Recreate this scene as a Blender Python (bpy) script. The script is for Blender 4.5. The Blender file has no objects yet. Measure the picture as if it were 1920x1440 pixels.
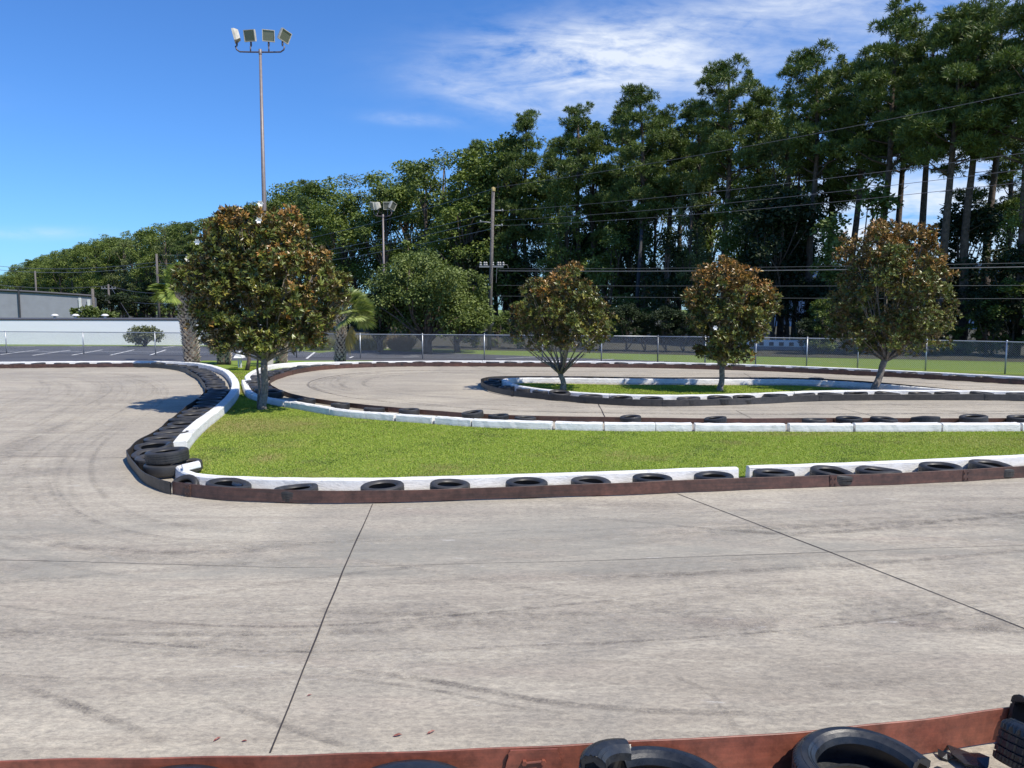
import bpy, math, random
import numpy as np
from mathutils import Vector, Matrix
from mathutils.geometry import tessellate_polygon
random.seed(7); rng = np.random.default_rng(7)
sc = bpy.context.scene
col = sc.collection
R = math.radians
FPX, CX, CY, HZ, HC = 1443.0, 960.0, 720.0, 580.0, 2.5
PITCH = math.atan((CY-HZ)/FPX)

# ------------------------------------------------------------------ camera
cam = bpy.data.objects.new('camera', bpy.data.cameras.new('camera')); col.objects.link(cam)
cam.data.sensor_width = 36; cam.data.lens = 36*FPX/1920
cam.data.clip_end = 5000; cam.data.clip_start = 0.05
cam.location = (0, 0, HC); cam.rotation_euler = (math.pi/2-PITCH, 0, 0)
sc.camera = cam

def P(px, py, h=0.0):
    """point of the plane z=h seen in this direction"""
    dx = (px-CX)/FPX; dy = (py-CY)/FPX
    fy = math.cos(PITCH)-dy*math.sin(PITCH); fz = -math.sin(PITCH)-dy*math.cos(PITCH)
    t = (h-HC)/fz
    return Vector((dx*t, fy*t, h))
def at_depth(px, py, Y):
    dx = (px-CX)/FPX; dy = (py-CY)/FPX
    fy = math.cos(PITCH)-dy*math.sin(PITCH); fz = -math.sin(PITCH)-dy*math.cos(PITCH)
    t = Y/fy
    return Vector((dx*t, Y, HC+fz*t))

# ------------------------------------------------------------------ tagging
def tag(o, label=None, cat=None, group=None, kind=None):
    if label and len(label.split()) > 16: label = ', '.join(label.split(', ')[:2])
    if label: o['label'] = label
    if cat: o['category'] = cat
    if group: o['group'] = group
    if kind: o['kind'] = kind
    return o
def thing(name, label, cat, loc=(0,0,0), rz=0, group=None):
    o = bpy.data.objects.new(name, None); col.objects.link(o)
    o.location = loc; o.rotation_euler = (0,0,rz); o.empty_display_size = .2
    return tag(o, label, cat, group)
def children(o): return [c for c in bpy.data.objects if c.parent == o]
def dup(root, loc, rz=0.0, scale=None, label=None, kids=None, group=None):
    r = root.copy(); col.objects.link(r); r.location = loc; r.rotation_euler = (0,0,rz)
    if scale is not None: r.scale = scale if hasattr(scale,'__len__') else (scale,)*3
    if label: r['label'] = label
    if group: r['group'] = group
    for ch in (kids if kids is not None else children(root)):
        c = ch.copy(); col.objects.link(c); c.parent = r
    return r
ORD = ['first','second','third','fourth','fifth','sixth','seventh','eighth','ninth','tenth','eleventh','twelfth','thirteenth','fourteenth','fifteenth','sixteenth','seventeenth','eighteenth','nineteenth','twentieth']
def ordinal(n):
    if n <= 20: return ORD[n-1]
    t = {2:'twenty',3:'thirty',4:'forty',5:'fifty',6:'sixty',7:'seventy',8:'eighty',9:'ninety'}
    if n >= 100: return 'hundred and '+ordinal(n-100) if n > 100 else 'hundredth'
    if n % 10 == 0: return t[n//10][:-1]+'ieth'
    return t[n//10]+'-'+ORD[n%10-1]

# ------------------------------------------------------------------ mesh helpers
class MB:
    def __init__(s): s.v = []; s.f = []
    def add(s, vs, fs):
        n = len(s.v); s.v += [tuple(v) for v in vs]; s.f += [tuple(n+i for i in f) for f in fs]
    def box(s, c, d, rot=None):
        hx, hy, hz = d[0]/2, d[1]/2, d[2]/2
        vs = [Vector((x,y,z)) for z in (-hz,hz) for y in (-hy,hy) for x in (-hx,hx)]
        if rot is not None: vs = [rot @ v for v in vs]
        vs = [v+Vector(c) for v in vs]
        s.add(vs, [(0,2,3,1),(4,5,7,6),(0,1,5,4),(2,6,7,3),(0,4,6,2),(1,3,7,5)])
    def tube(s, pts, rad, n=8, cap=True):
        pts = [Vector(p) for p in pts]
        if not hasattr(rad,'__len__'): rad = [rad]*len(pts)
        vs = []; up = None
        for i, p in enumerate(pts):
            d = (pts[min(i+1,len(pts)-1)]-pts[max(i-1,0)]).normalized()
            if up is None:
                up = Vector((0,0,1)) if abs(d.z) < .9 else Vector((1,0,0))
            a = d.cross(up).normalized(); b = a.cross(d).normalized(); up = b
            for k in range(n):
                t = 2*math.pi*k/n
                vs.append(p+(a*math.cos(t)+b*math.sin(t))*rad[i])
        fs = []
        for i in range(len(pts)-1):
            for k in range(n):
                k2 = (k+1)%n
                fs.append((i*n+k, i*n+k2, (i+1)*n+k2, (i+1)*n+k))
        if cap:
            fs.append(tuple(range(n-1,-1,-1))); m = (len(pts)-1)*n; fs.append(tuple(m+k for k in range(n)))
        s.add(vs, fs)
    def lathe(s, prof, n=24, closed=False, c=(0,0,0)):
        vs = [(c[0]+r*math.cos(2*math.pi*k/n), c[1]+r*math.sin(2*math.pi*k/n), c[2]+z) for r,z in prof for k in range(n)]
        fs = []; m = len(prof)
        for i in range(m if closed else m-1):
            j = (i+1)%m
            for k in range(n):
                k2 = (k+1)%n
                fs.append((i*n+k, i*n+k2, j*n+k2, j*n+k))
        s.add(vs, fs)
    def build(s, name, mat, parent=None, smooth=False):
        me = bpy.data.meshes.new(name); me.from_pydata(s.v, [], s.f); me.update()
        if mat: me.materials.append(mat)
        if smooth:
            me.shade_smooth()
        o = bpy.data.objects.new(name, me); col.objects.link(o)
        if parent: o.parent = parent
        return o
def np_obj(name, V, k, mat, parent=None, colr=None, smooth=False, F=None):
    """V (n,3); faces are consecutive runs of k verts, or F (m,k)"""
    me = bpy.data.meshes.new(name)
    V = np.asarray(V, dtype=np.float32); n = len(V)
    if F is None: F = np.arange(n, dtype=np.int32).reshape(-1, k)
    F = np.asarray(F, dtype=np.int32); m = len(F); k = F.shape[1]
    me.vertices.add(n); me.vertices.foreach_set('co', V.ravel())
    me.loops.add(m*k); me.loops.foreach_set('vertex_index', F.ravel())
    me.polygons.add(m); me.polygons.foreach_set('loop_start', np.arange(0, m*k, k, dtype=np.int32))
    me.update(calc_edges=True)
    if colr is not None:
        a = me.color_attributes.new('tint', 'FLOAT_COLOR', 'POINT')
        c4 = np.ones((n,4), dtype=np.float32); c4[:,:3] = colr
        a.data.foreach_set('color', c4.ravel())
    if mat: me.materials.append(mat)
    if smooth: me.shade_smooth()
    me.validate()
    o = bpy.data.objects.new(name, me); col.objects.link(o)
    if parent: o.parent = parent
    return o
def catmull(pts, step):
    pts = [Vector(p) for p in pts]; out = []
    q = [pts[0]*2-pts[1]]+pts+[pts[-1]*2-pts[-2]]
    for i in range(1, len(q)-2):
        p0,p1,p2,p3 = q[i-1],q[i],q[i+1],q[i+2]
        # centripetal
        t0=0; t1=t0+max((p1-p0).length,1e-4)**.5; t2=t1+max((p2-p1).length,1e-4)**.5; t3=t2+max((p3-p2).length,1e-4)**.5
        n = max(2, int((p2-p1).length/step*3))
        for j in range(n):
            t = t1+(t2-t1)*j/n
            A1=p0*((t1-t)/(t1-t0))+p1*((t-t0)/(t1-t0)); A2=p1*((t2-t)/(t2-t1))+p2*((t-t1)/(t2-t1)); A3=p2*((t3-t)/(t3-t2))+p3*((t-t2)/(t3-t2))
            B1=A1*((t2-t)/(t2-t0))+A2*((t-t0)/(t2-t0)); B2=A2*((t3-t)/(t3-t1))+A3*((t-t1)/(t3-t1))
            out.append(B1*((t2-t)/(t2-t1))+B2*((t-t1)/(t2-t1)))
    out.append(pts[-1])
    return resample(out, step)
def resample(pts, step):
    L = [0]
    for a,b in zip(pts, pts[1:]): L.append(L[-1]+(b-a).length)
    n = max(2, round(L[-1]/step)+1); out = []; j = 0
    for i in range(n):
        s = L[-1]*i/(n-1)
        while j < len(L)-2 and L[j+1] < s: j += 1
        t = (s-L[j])/max(L[j+1]-L[j],1e-9)
        out.append(pts[j].lerp(pts[j+1], min(1,max(0,t))))
    return out
def normals2(pts):
    """left-hand normal in plan of every path point"""
    out = []
    for i in range(len(pts)):
        d = pts[min(i+1,len(pts)-1)]-pts[max(i-1,0)]; d.z = 0; d.normalize()
        out.append(Vector((-d.y, d.x, 0)))
    return out
def offset(pts, o):
    return [p+n*o for p,n in zip(pts, normals2(pts))]
def flat(pts, z=0.0): return [Vector((p[0],p[1],z)) for p in pts]
def px_path(lst, step=.15, extra=()):
    return flat(catmull(flat([P(*q) for q in lst]), step))

# ------------------------------------------------------------------ material helpers
def new_mat(name):
    m = bpy.data.materials.new(name); m.use_nodes = True
    nt = m.node_tree; b = nt.nodes['Principled BSDF']
    return m, nt, b
class NT:
    def __init__(s, nt): s.nt = nt
    def n(s, t, **kw):
        x = s.nt.nodes.new(t)
        for k,v in kw.items():
            if k.startswith('i_'):
                key = k[2:]; key = int(key) if key.isdigit() else key.replace('_',' ')
                x.inputs[key].default_value = v
            else: setattr(x, k, v)
        return x
    def l(s, a, b): s.nt.links.new(a, b)
    def coord(s, scale=(1,1,1), rot=(0,0,0), obj=True):
        g = s.n('ShaderNodeTexCoord') if obj else s.n('ShaderNodeNewGeometry')
        mp = s.n('ShaderNodeMapping'); mp.inputs['Scale'].default_value = scale; mp.inputs['Rotation'].default_value = rot
        s.l(g.outputs['Object' if obj else 'Position'], mp.inputs['Vector']); return mp.outputs[0]
    def noise(s, vec, scale, detail=4, rough=.55, dist=0):
        x = s.n('ShaderNodeTexNoise'); x.inputs['Scale'].default_value = scale; x.inputs['Detail'].default_value = detail
        x.inputs['Roughness'].default_value = rough; x.inputs['Distortion'].default_value = dist
        s.l(vec, x.inputs['Vector']); return x.outputs['Fac']
    def ramp(s, fac, stops):
        r = s.n('ShaderNodeValToRGB'); e = r.color_ramp.elements
        e[0].position = stops[0][0]; e[0].color = (*c3(stops[0][1]),1)
        e[1].position = stops[-1][0]; e[1].color = (*c3(stops[-1][1]),1)
        for p,c in stops[1:-1]:
            q = e.new(p); q.color = (*c3(c),1)
        s.l(fac, r.inputs[0]); return r.outputs[0]
    def mix(s, fac, a, b, mode='MIX'):
        x = s.n('ShaderNodeMix', data_type='RGBA', blend_type=mode)
        if isinstance(fac,(int,float)): x.inputs['Factor'].default_value = fac
        else: s.l(fac, x.inputs['Factor'])
        for v,i in ((a,6),(b,7)):
            if isinstance(v, tuple): x.inputs[i].default_value = (*v,1)
            else: s.l(v, x.inputs[i])
        return x.outputs[2]
    def math(s, op, a, b=None, c=None, clamp=False):
        x = s.n('ShaderNodeMath', operation=op, use_clamp=clamp)
        for i,v in enumerate((a,b,c)):
            if v is None: continue
            if isinstance(v,(int,float)): x.inputs[i].default_value = v
            else: s.l(v, x.inputs[i])
        return x.outputs[0]
    def bump(s, h, dist, strength=1.0):
        x = s.n('ShaderNodeBump'); x.inputs['Distance'].default_value = dist; x.inputs['Strength'].default_value = strength
        s.l(h, x.inputs['Height']); return x.outputs[0]
def c3(c): return (c,c,c) if isinstance(c,(int,float)) else c
def simple(name, c, rough=.6, metal=0.0, var=.15, scale=8, bump=0.0, spec=.5):
    m, nt, b = new_mat(name); T = NT(nt)
    v = T.coord(obj=False); f = T.noise(v, scale, 5)
    lo = tuple(x*(1-var) for x in c); hi = tuple(min(1,x*(1+var)) for x in c)
    T.l(T.ramp(f, [(.3,lo),(.7,hi)]), b.inputs['Base Color'])
    b.inputs['Roughness'].default_value = rough; b.inputs['Metallic'].default_value = metal
    b.inputs['Specular IOR Level'].default_value = spec
    if bump: T.l(T.bump(f, bump), b.inputs['Normal'])
    return m
def leaf_mat(name, rough=.5, trans=.25, back=None, spec=.4):
    m, nt, b = new_mat(name); T = NT(nt)
    a = T.n('ShaderNodeAttribute', attribute_name='tint'); c = a.outputs['Color']
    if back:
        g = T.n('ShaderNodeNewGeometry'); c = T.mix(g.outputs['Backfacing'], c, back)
    T.l(c, b.inputs['Base Color']); b.inputs['Roughness'].default_value = rough; b.inputs['Specular IOR Level'].default_value = spec
    if trans:
        t = T.n('ShaderNodeBsdfTranslucent'); T.l(T.mix(1.0, c, (.9,1.0,.35), 'MULTIPLY'), t.inputs[0])
        mx = T.n('ShaderNodeMixShader'); mx.inputs[0].default_value = trans
        T.l(b.outputs[0], mx.inputs[1]); T.l(t.outputs[0], mx.inputs[2]); T.l(mx.outputs[0], nt.nodes['Material Output'].inputs[0])
    return m

# concrete of the track
def concrete_mat():
    m, nt, b = new_mat('track_concrete'); T = NT(nt)
    v = T.coord(obj=False)
    vs = T.coord((.22,1.25,1), (0,0,R(4)), obj=False)
    vs2 = T.coord((.5,3.2,1), (0,0,R(-7)), obj=False)
    big = T.noise(v, .22, 5, .6, .6)
    st = T.noise(vs, .9, 8, .72, 1.4)
    st2 = T.noise(vs2, 1.6, 6, .7, .6)
    fine = T.noise(T.coord((1,2.2,1),obj=False), 13, 9, .78, .3)
    grit = T.noise(v, 160, 3, .7)
    c = T.ramp(st, [(.25,(.255,.228,.196)),(.42,(.335,.303,.262)),(.55,(.395,.36,.31)),(.75,(.45,.415,.355))])
    c = T.mix(T.math('MULTIPLY', T.ramp(big,[(.42,0),(.62,1)]), .6), c, (.265,.243,.218))
    c = T.mix(T.ramp(st2,[(.52,0),(.72,.55)]), c, (.50,.465,.40))
    sp2 = T.noise(T.coord((1,1.3,1),(0,0,R(18)),obj=False), .55, 7, .7, 1.0); c = T.mix(T.ramp(sp2,[(.50,0),(.60,.35),(.75,.6)]), c, (.25,.235,.215))
    c = T.mix(T.ramp(st2,[(.25,.5),(.42,0)]), c, (.215,.196,.178))
    # pinkish rubber-dust stains at the left bend
    pk = T.noise(vs, 2.1, 3, .5)
    c = T.mix(T.ramp(pk,[(.58,0),(.78,.22)]), c, (.34,.26,.235))
    c = T.mix(1.0, c, T.ramp(fine,[(.34,(.70,.70,.71)),(.5,(.98,.97,.96)),(.66,(1.24,1.22,1.18))]), 'MULTIPLY')
    c = T.mix(1.0, c, T.ramp(grit,[(.3,(.86,.855,.82)),(.7,(1.09,1.085,1.03))]), 'MULTIPLY')
    wm = T.n('ShaderNodeMath', operation='ABSOLUTE'); T.l(T.math('SUBTRACT', T.noise(T.coord((1,1.7,1),obj=False), 15, 4, .62, .8), .5), wm.inputs[0])
    c = T.mix(1.0, c, T.ramp(wm.outputs[0],[(0,(1.17,1.16,1.13)),(.035,(1.06,1.06,1.05)),(.12,(.93,.93,.93))]), 'MULTIPLY')
    # one pour of slabs is greyer and greener than the rest
    g_ = T.n('ShaderNodeNewGeometry'); sx = T.n('ShaderNodeSeparateXYZ'); T.l(g_.outputs['Position'], sx.inputs[0])
    yb = T.math('ADD', sx.outputs[1], T.math('MULTIPLY', sx.outputs[0], -.035))
    band = T.math('MULTIPLY', T.math('MULTIPLY', T.math('SUBTRACT', yb, T.math('ADD', 6.7, T.math('MULTIPLY', st, .6))), 5.0, clamp=True), T.math('SUBTRACT', 1.0, T.math('MULTIPLY', T.math('SUBTRACT', yb, 8.6), 1.0, clamp=True)))
    pn = T.noise(T.coord((.45,1.1,1),obj=False), .8, 6, .66, .5)
    c = T.mix(T.math('MULTIPLY', band, T.ramp(pn,[(.40,0),(.58,.55)])), c, (.232,.228,.198))
    # pale scuffed chips
    ch = T.noise(T.coord((.6,2.0,1),(0,0,R(10)),obj=False), 2.6, 9, .72)
    c = T.mix(T.ramp(ch,[(.635,0),(.68,.6)]), c, (.55,.53,.49))
    T.l(c, b.inputs['Base Color']); b.inputs['Roughness'].default_value = .85; b.inputs['Specular IOR Level'].default_value = .3
    h = T.math('ADD', T.math('MULTIPLY', fine, .7), T.math('MULTIPLY', grit, .3))
    T.l(T.bump(h, .008, .7), b.inputs['Normal'])
    return m
def grass_mat(name, a, bb, dry):
    m, nt, b = new_mat(name); T = NT(nt); v = T.coord(obj=False)
    f = T.noise(v, 30, 6, .7); g = T.noise(v, .35, 4, .6); d = T.noise(v, .8, 5, .65)
    c = T.ramp(f, [(.3,a),(.7,bb)]); c = T.mix(T.ramp(g,[(.4,0),(.65,.5)]), c, tuple(x*1.35 for x in a))
    c = T.mix(T.ramp(d,[(.58,0),(.75,.7)]), c, dry)
    T.l(c, b.inputs['Base Color']); b.inputs['Roughness'].default_value = .9; b.inputs['Specular IOR Level'].default_value = .2
    T.l(T.bump(f, .03, .8), b.inputs['Normal']); return m
def asphalt_mat():
    m, nt, b = new_mat('lot_asphalt'); T = NT(nt); v = T.coord(obj=False)
    f = T.noise(v, 25, 6, .7); g = T.noise(v, .25, 4, .6)
    c = T.ramp(f, [(.3,(.045,.047,.055)),(.7,(.075,.078,.088))]); c = T.mix(T.ramp(g,[(.4,0),(.65,.5)]), c, (.10,.102,.11))
    T.l(c, b.inputs['Base Color']); b.inputs['Roughness'].default_value = .8; return m
def white_wall_mat(name='white_painted_concrete', base=.78):
    m, nt, b = new_mat(name); T = NT(nt); v = T.coord(obj=False)
    f = T.noise(v, 3.5, 8, .7); g = T.noise(T.coord((1,1,3),obj=False), 14, 8, .75); s = T.noise(T.coord((1,1,.25),obj=False), 5, 5, .6)
    c = T.ramp(f, [(.3,(base*.82,base*.81,base*.78)),(.6,(base,base,base*.985))])
    c = T.mix(T.ramp(g,[(.62,0),(.72,.75)]), c, (.30,.28,.25))
    c = T.mix(T.ramp(s,[(.6,0),(.78,.4)]), c, (.42,.38,.33))
    k_ = T.noise(T.coord((.6,.6,6),obj=False), 4.5, 7, .7, .5); c = T.mix(T.ramp(k_,[(.56,0),(.68,.55)]), c, (.22,.21,.20))
    g_ = T.n('ShaderNodeNewGeometry'); sx = T.n('ShaderNodeSeparateXYZ'); T.l(g_.outputs['Position'], sx.inputs[0])
    dirt = T.math('MULTIPLY', T.math('SUBTRACT', 1.0, T.math('MULTIPLY', sx.outputs[2], 16.0), clamp=True), T.ramp(g,[(.38,0),(.58,.8)])); c = T.mix(dirt, c, (.20,.18,.13))
    T.l(c, b.inputs['Base Color']); b.inputs['Roughness'].default_value = .7
    T.l(T.bump(T.math('ADD',f,g), .02, .6), b.inputs['Normal']); return m
def belt_mat(name, stops, rough=.55):
    m, nt, b = new_mat(name); T = NT(nt)
    v = T.coord((1,1,.3), obj=False)
    f = T.noise(T.coord((.35,.35,9),obj=False), 3.0, 7, .7, .4); g = T.noise(T.coord(obj=False), .55, 3, .5)
    f2 = T.noise(T.coord((1,1,1),obj=False), 9, 8, .75)
    x = T.math('ADD', T.math('MULTIPLY', f, .55), T.math('MULTIPLY', g, .45))
    c = T.ramp(x, stops)
    c = T.mix(1.0, c, T.ramp(f2,[(.32,(.55,.56,.58)),(.5,(1,1,1)),(.68,(1.45,1.38,1.34))]), 'MULTIPLY')
    T.l(c, b.inputs['Base Color']); b.inputs['Roughness'].default_value = rough
    T.l(T.bump(f2, .004, .5), b.inputs['Normal']); return m
def tyre_mat():
    m, nt, b = new_mat('tyre_rubber'); T = NT(nt)
    v = T.coord(); o = T.n('ShaderNodeObjectInfo')
    f = T.noise(T.coord(obj=False), 7, 7, .7)
    c = T.ramp(f, [(.3,(.013,.014,.016)),(.62,(.028,.029,.031)),(.8,(.07,.067,.06))])
    c = T.mix(T.math('MULTIPLY', o.outputs['Random'], .7), c, (.060,.056,.052))
    T.l(c, b.inputs['Base Color']); T.l(T.ramp(f,[(.3,.38),(.7,.6)]), b.inputs['Roughness']); b.inputs['Specular IOR Level'].default_value = .45
    return m
M = {}
M['concrete'] = concrete_mat()
M['turf'] = grass_mat('turf', (.13,.19,.03), (.20,.27,.05), (.28,.25,.10))
M['verge'] = grass_mat('verge_grass', (.10,.15,.03), (.19,.24,.055), (.27,.24,.10))
M['asphalt'] = asphalt_mat()
M['white'] = white_wall_mat()
M['paint'] = simple('road_paint', (.66,.66,.64), .7, var=.1)
M['joint'] = simple('joint_tar', (.035,.03,.03), .8)
M['belt_brown'] = belt_mat('brown_rubber_belt', [(.33,(.032,.026,.025)),(.47,(.075,.040,.032)),(.68,(.125,.058,.043))])
M['belt_dark'] = belt_mat('dark_rubber_belt', [(.3,(.022,.022,.023)),(.55,(.045,.042,.041)),(.75,(.075,.062,.055))], .5)
M['belt_red'] = belt_mat('red_brown_belt', [(.3,(.12,.045,.032)),(.5,(.20,.063,.040)),(.72,(.27,.10,.065))], .5)
M['tyre'] = tyre_mat()
M['bark'] = simple('grey_bark', (.20,.175,.15), .9, var=.45, scale=14, bump=.03)
M['bark_dark'] = simple('pine_bark', (.10,.075,.058), .95, var=.5, scale=5, bump=.05)
M['galv'] = simple('galvanised_steel', (.42,.44,.46), .45, .6, var=.12)
M['wire'] = simple('fence_wire', (.50,.51,.53), .5, .4, var=.1)
M['pole_metal'] = simple('painted_pole', (.20,.17,.165), .5, .2, var=.15)
M['arm_metal'] = simple('dark_arm_steel', (.10,.085,.095), .5, .3)
M['lamp_shell'] = simple('lamp_housing', (.50,.47,.40), .5, .1, var=.2, scale=6)
M['wood'] = simple('utility_pole_wood', (.125,.112,.105), .9, var=.35, scale=9, bump=.01)
M['cable'] = simple('cable', (.13,.13,.14), .4, .2)
M['leaf'] = leaf_mat('broad_leaf', .55, .22)
M['needle'] = leaf_mat('needle_leaf', .5, .12)
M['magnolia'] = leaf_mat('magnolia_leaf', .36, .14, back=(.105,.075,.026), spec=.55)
M['frond'] = leaf_mat('palm_leaflet', .4, .25)
M['petal'] = simple('white_petal', (.85,.83,.76), .5, var=.05)
M['blade'] = leaf_mat('grass_blade', .6, .35, spec=.25)

# ------------------------------------------------------------------ lamp, sky
sun_h = Vector((.81, -.585, 0)).normalized(); EL = R(55)
sv = Vector((sun_h.x*math.cos(EL), sun_h.y*math.cos(EL), math.sin(EL)))
L = bpy.data.lights.new('sun', 'SUN'); L.energy = 5.0; L.angle = R(.5); L.color = (1.0,.925,.80)
lo = bpy.data.objects.new('sun', L); col.objects.link(lo); lo.rotation_euler = sv.to_track_quat('Z','Y').to_euler(); lo.location = (20,-20,40)
w = bpy.data.worlds.new('World'); sc.world = w; w.use_nodes = True; nt = w.node_tree; T = NT(nt)
bg = nt.nodes['Background']
sky = T.n('ShaderNodeTexSky', sky_type='NISHITA', sun_disc=False, sun_elevation=EL, sun_rotation=math.atan2(sun_h.x, sun_h.y), altitude=0, air_density=1.0, dust_density=.4, ozone_density=2.5)
hs = T.n('ShaderNodeHueSaturation'); hs.inputs['Saturation'].default_value = 1.0; hs.inputs['Value'].default_value = 1.0
T.l(T.mix(1.0, sky.outputs[0], (.49,.875,1.40), 'MULTIPLY'), hs.inputs['Color'])
tc = T.n('ShaderNodeTexCoord'); sp = T.n('ShaderNodeSeparateXYZ'); T.l(tc.outputs['Generated'], sp.inputs[0])
yy = T.math('MAXIMUM', sp.outputs[1], .05); U = T.math('DIVIDE', sp.outputs[0], yy); V_ = T.math('DIVIDE', sp.outputs[2], yy)
def blob(px, py, a, b, amp, rot=0):
    u0 = (px-CX)/FPX; v0 = (HZ-py)/FPX; a/=FPX; b/=FPX
    du = T.math('SUBTRACT', U, u0); dv = T.math('SUBTRACT', V_, v0)
    cr, sr = math.cos(rot), math.sin(rot)
    x = T.math('ADD', T.math('MULTIPLY', du, cr/a), T.math('MULTIPLY', dv, sr/a))
    y = T.math('ADD', T.math('MULTIPLY', du, -sr/b), T.math('MULTIPLY', dv, cr/b))
    r2 = T.math('ADD', T.math('MULTIPLY', x, x), T.math('MULTIPLY', y, y))
    return T.math('MULTIPLY', T.math('EXPONENT', T.math('MULTIPLY', r2, -1.0)), amp)
blobs = [(1080,125,210,62,1.1,R(3)),(1230,150,190,50,.7,R(-8)),(930,205,130,26,.55,R(-18)),(780,236,75,10,.5,R(-4)),
         (1330,60,330,40,.35,R(12)),(1600,40,420,90,.6,R(8)),(1900,300,260,220,.95,0),(1600,430,260,120,.9,0),(80,440,110,10,.5,0),(1080,200,90,40,.6,0),
         (1250,450,380,110,.55,0),(-500,300,300,80,.5,.2),(2600,200,500,200,.8,0)]
mask = None
for q in blobs:
    g = blob(*q); mask = g if mask is None else T.math('ADD', mask, g)
cv = T.n('ShaderNodeCombineXYZ'); T.l(U, cv.inputs[0]); T.l(V_, cv.inputs[1])
mp = T.n('ShaderNodeMapping'); mp.inputs['Rotation'].default_value = (0,0,R(-14)); mp.inputs['Scale'].default_value = (2.2,9.5,1); T.l(cv.outputs[0], mp.inputs[0])
n1 = T.noise(mp.outputs[0], 2.2, 9, .62, .7)
mp2 = T.n('ShaderNodeMapping'); mp2.inputs['Rotation'].default_value = (0,0,R(20)); mp2.inputs['Scale'].default_value = (12,30,1); T.l(cv.outputs[0], mp2.inputs[0])
n2 = T.noise(mp2.outputs[0], 2.4, 6, .6, .4)
nn = T.math('ADD', T.math('MULTIPLY', n1, .72), T.math('MULTIPLY', n2, .28))
cl = T.math('MULTIPLY', mask, T.math('MULTIPLY', T.math('SUBTRACT', nn, .34), 3.1, clamp=True), clamp=True)
cl = T.math('MULTIPLY', cl, .85)
cc = T.mix(cl, hs.outputs[0], (7.4,7.9,8.6))
T.l(cc, bg.inputs[0]); bg.inputs[1].default_value = .105
sc.view_settings.view_transform = 'Standard'; sc.view_settings.look = 'None'; sc.view_settings.exposure = 0.25; sc.view_settings.gamma = 1
sc.cycles.transparent_max_bounces = 24; sc.cycles.max_bounces = 8
try: sc.cycles.use_denoising = True
except Exception: pass

# ------------------------------------------------------------------ ground sheets
def poly_obj(name, pts, z, mat, parent=None, kind='structure'):
    pts = [Vector((p[0],p[1],z)) for p in pts]
    tri = tessellate_polygon([pts])
    mb = MB()
    fs = []
    for t in tri:
        a,b,c = (pts[i] for i in t)
        if (b-a).cross(c-a).z < 0: t = (t[0],t[2],t[1])
        fs.append(tuple(t))
    mb.add(pts, fs); o = mb.build(name, mat, parent)
    if kind and not parent: o['kind'] = kind
    return o
mb = MB(); mb.add([(-3000,-300,-.03),(3000,-300,-.03),(3000,4000,-.03),(-3000,4000,-.03)], [(0,1,2,3)])
tag(mb.build('ground', M['verge']), kind='structure')

belt_left = px_path([(-700,690),(-300,690),(0,691),(150,689.5),(250,689),(300,691),(340,697),(362,707),(376,718),(384,733,.175),(376,743,.175),(352,760,.175),(333,775,.175),(313,788,.175),(288,810,.175),(263,823,.175),(241,841,.175),(238,862),(244,875),(254,890),(285,914),(322,927),(400,937.5),(480,942.5),(600,945),(700,944),(850,940),(1000,935),(1170,929),(1300,923),(1500,915.5),(1700,908),(1920,896),(2200,880),(2600,858)])
wall_left = px_path([(-700,686),(-300,686),(0,686.2),(150,685),(270,684.5),(330,685.5),(370,688),(400,693),(428,703),(442,715),(450,732),(445,750),(419,780),(391,803),(368,826),(352,848)])
belt_right = px_path([(2600,765),(2200,738),(1920,722),(1800,715),(1700,709),(1600,704),(1500,699),(1400,695),(1300,692),(1200,690),(1100,689),(1000,688),(875,687.5),(725,688),(625,692),(562,700),(525,710),(507,720),(510,731),(540,744),(600,757),(700,770),(800,779),(880,784.5),(1000,790),(1130,793),(1394,795),(1605,795),(1914,794),(2300,790),(2700,785)])
wall_near = px_path([(452,722),(462,745),(474,751),(525,763),(550,767),(617,779),(662,784.5),(732,790),(815,796),(882,801),(1040,807),(1130,809),(1231,809.5),(1394,810),(1605,810.5),(1914,809.5),(2300,807),(2700,803)])
bl_far = [p for p in belt_right]
# the far leg's white wall follows its belt, the near leg's is measured on the grass line
far_leg = px_path([(2600,765),(2200,738),(1920,722),(1800,715),(1700,709),(1600,704),(1500,699),(1400,695),(1300,692),(1200,690),(1100,689),(1000,688),(875,687.5),(725,688),(640,691)])
wf = offset(far_leg, -.86)
wall_far = flat(catmull([wf[i] for i in range(0,len(wf),25)]+[P(560,688.5),P(520,692),P(492,700.5),P(474,711),P(470,717),P(473,723)], .15))
FWB = None
island_belt = px_path([(2500,775),(2200,760),(1914,752.5),(1858,751.2),(1746,750.5),(1633,751),(1521,753),(1394,759),(1282,762),(1197,761.5),(1113,757.5),(1029,750.5),(958,743),(916,734),(903,726),(905,719),(925,714.8),(972,714),(1043,714.5),(1141,715.5),(1338,717.3),(1492,717.5),(1605,723.5),(1690,731),(1740,736),(1800,741.5),(1850,745)])
front_wall_back = px_path([(350,874,.19),(372,881,.19),(450,888.5,.19),(600,893,.19),(700,893,.19),(860,891,.19),(1100,885,.19),(1380,876.5,.19),(1395,875.5,.19),(1650,866,.19),(1920,856,.19),(2200,843,.19),(2600,825,.19)])

_ib = min(range(len(belt_left)), key=lambda i:(belt_left[i]-P(400,937.5)).length)
_fw = offset(belt_left[_ib:], .76)
front_wall_back = flat(catmull([P(345,868,.19),P(352,877,.19),P(385,887,.19)]+[_fw[i] for i in range(12,len(_fw),8)], .15))
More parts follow.
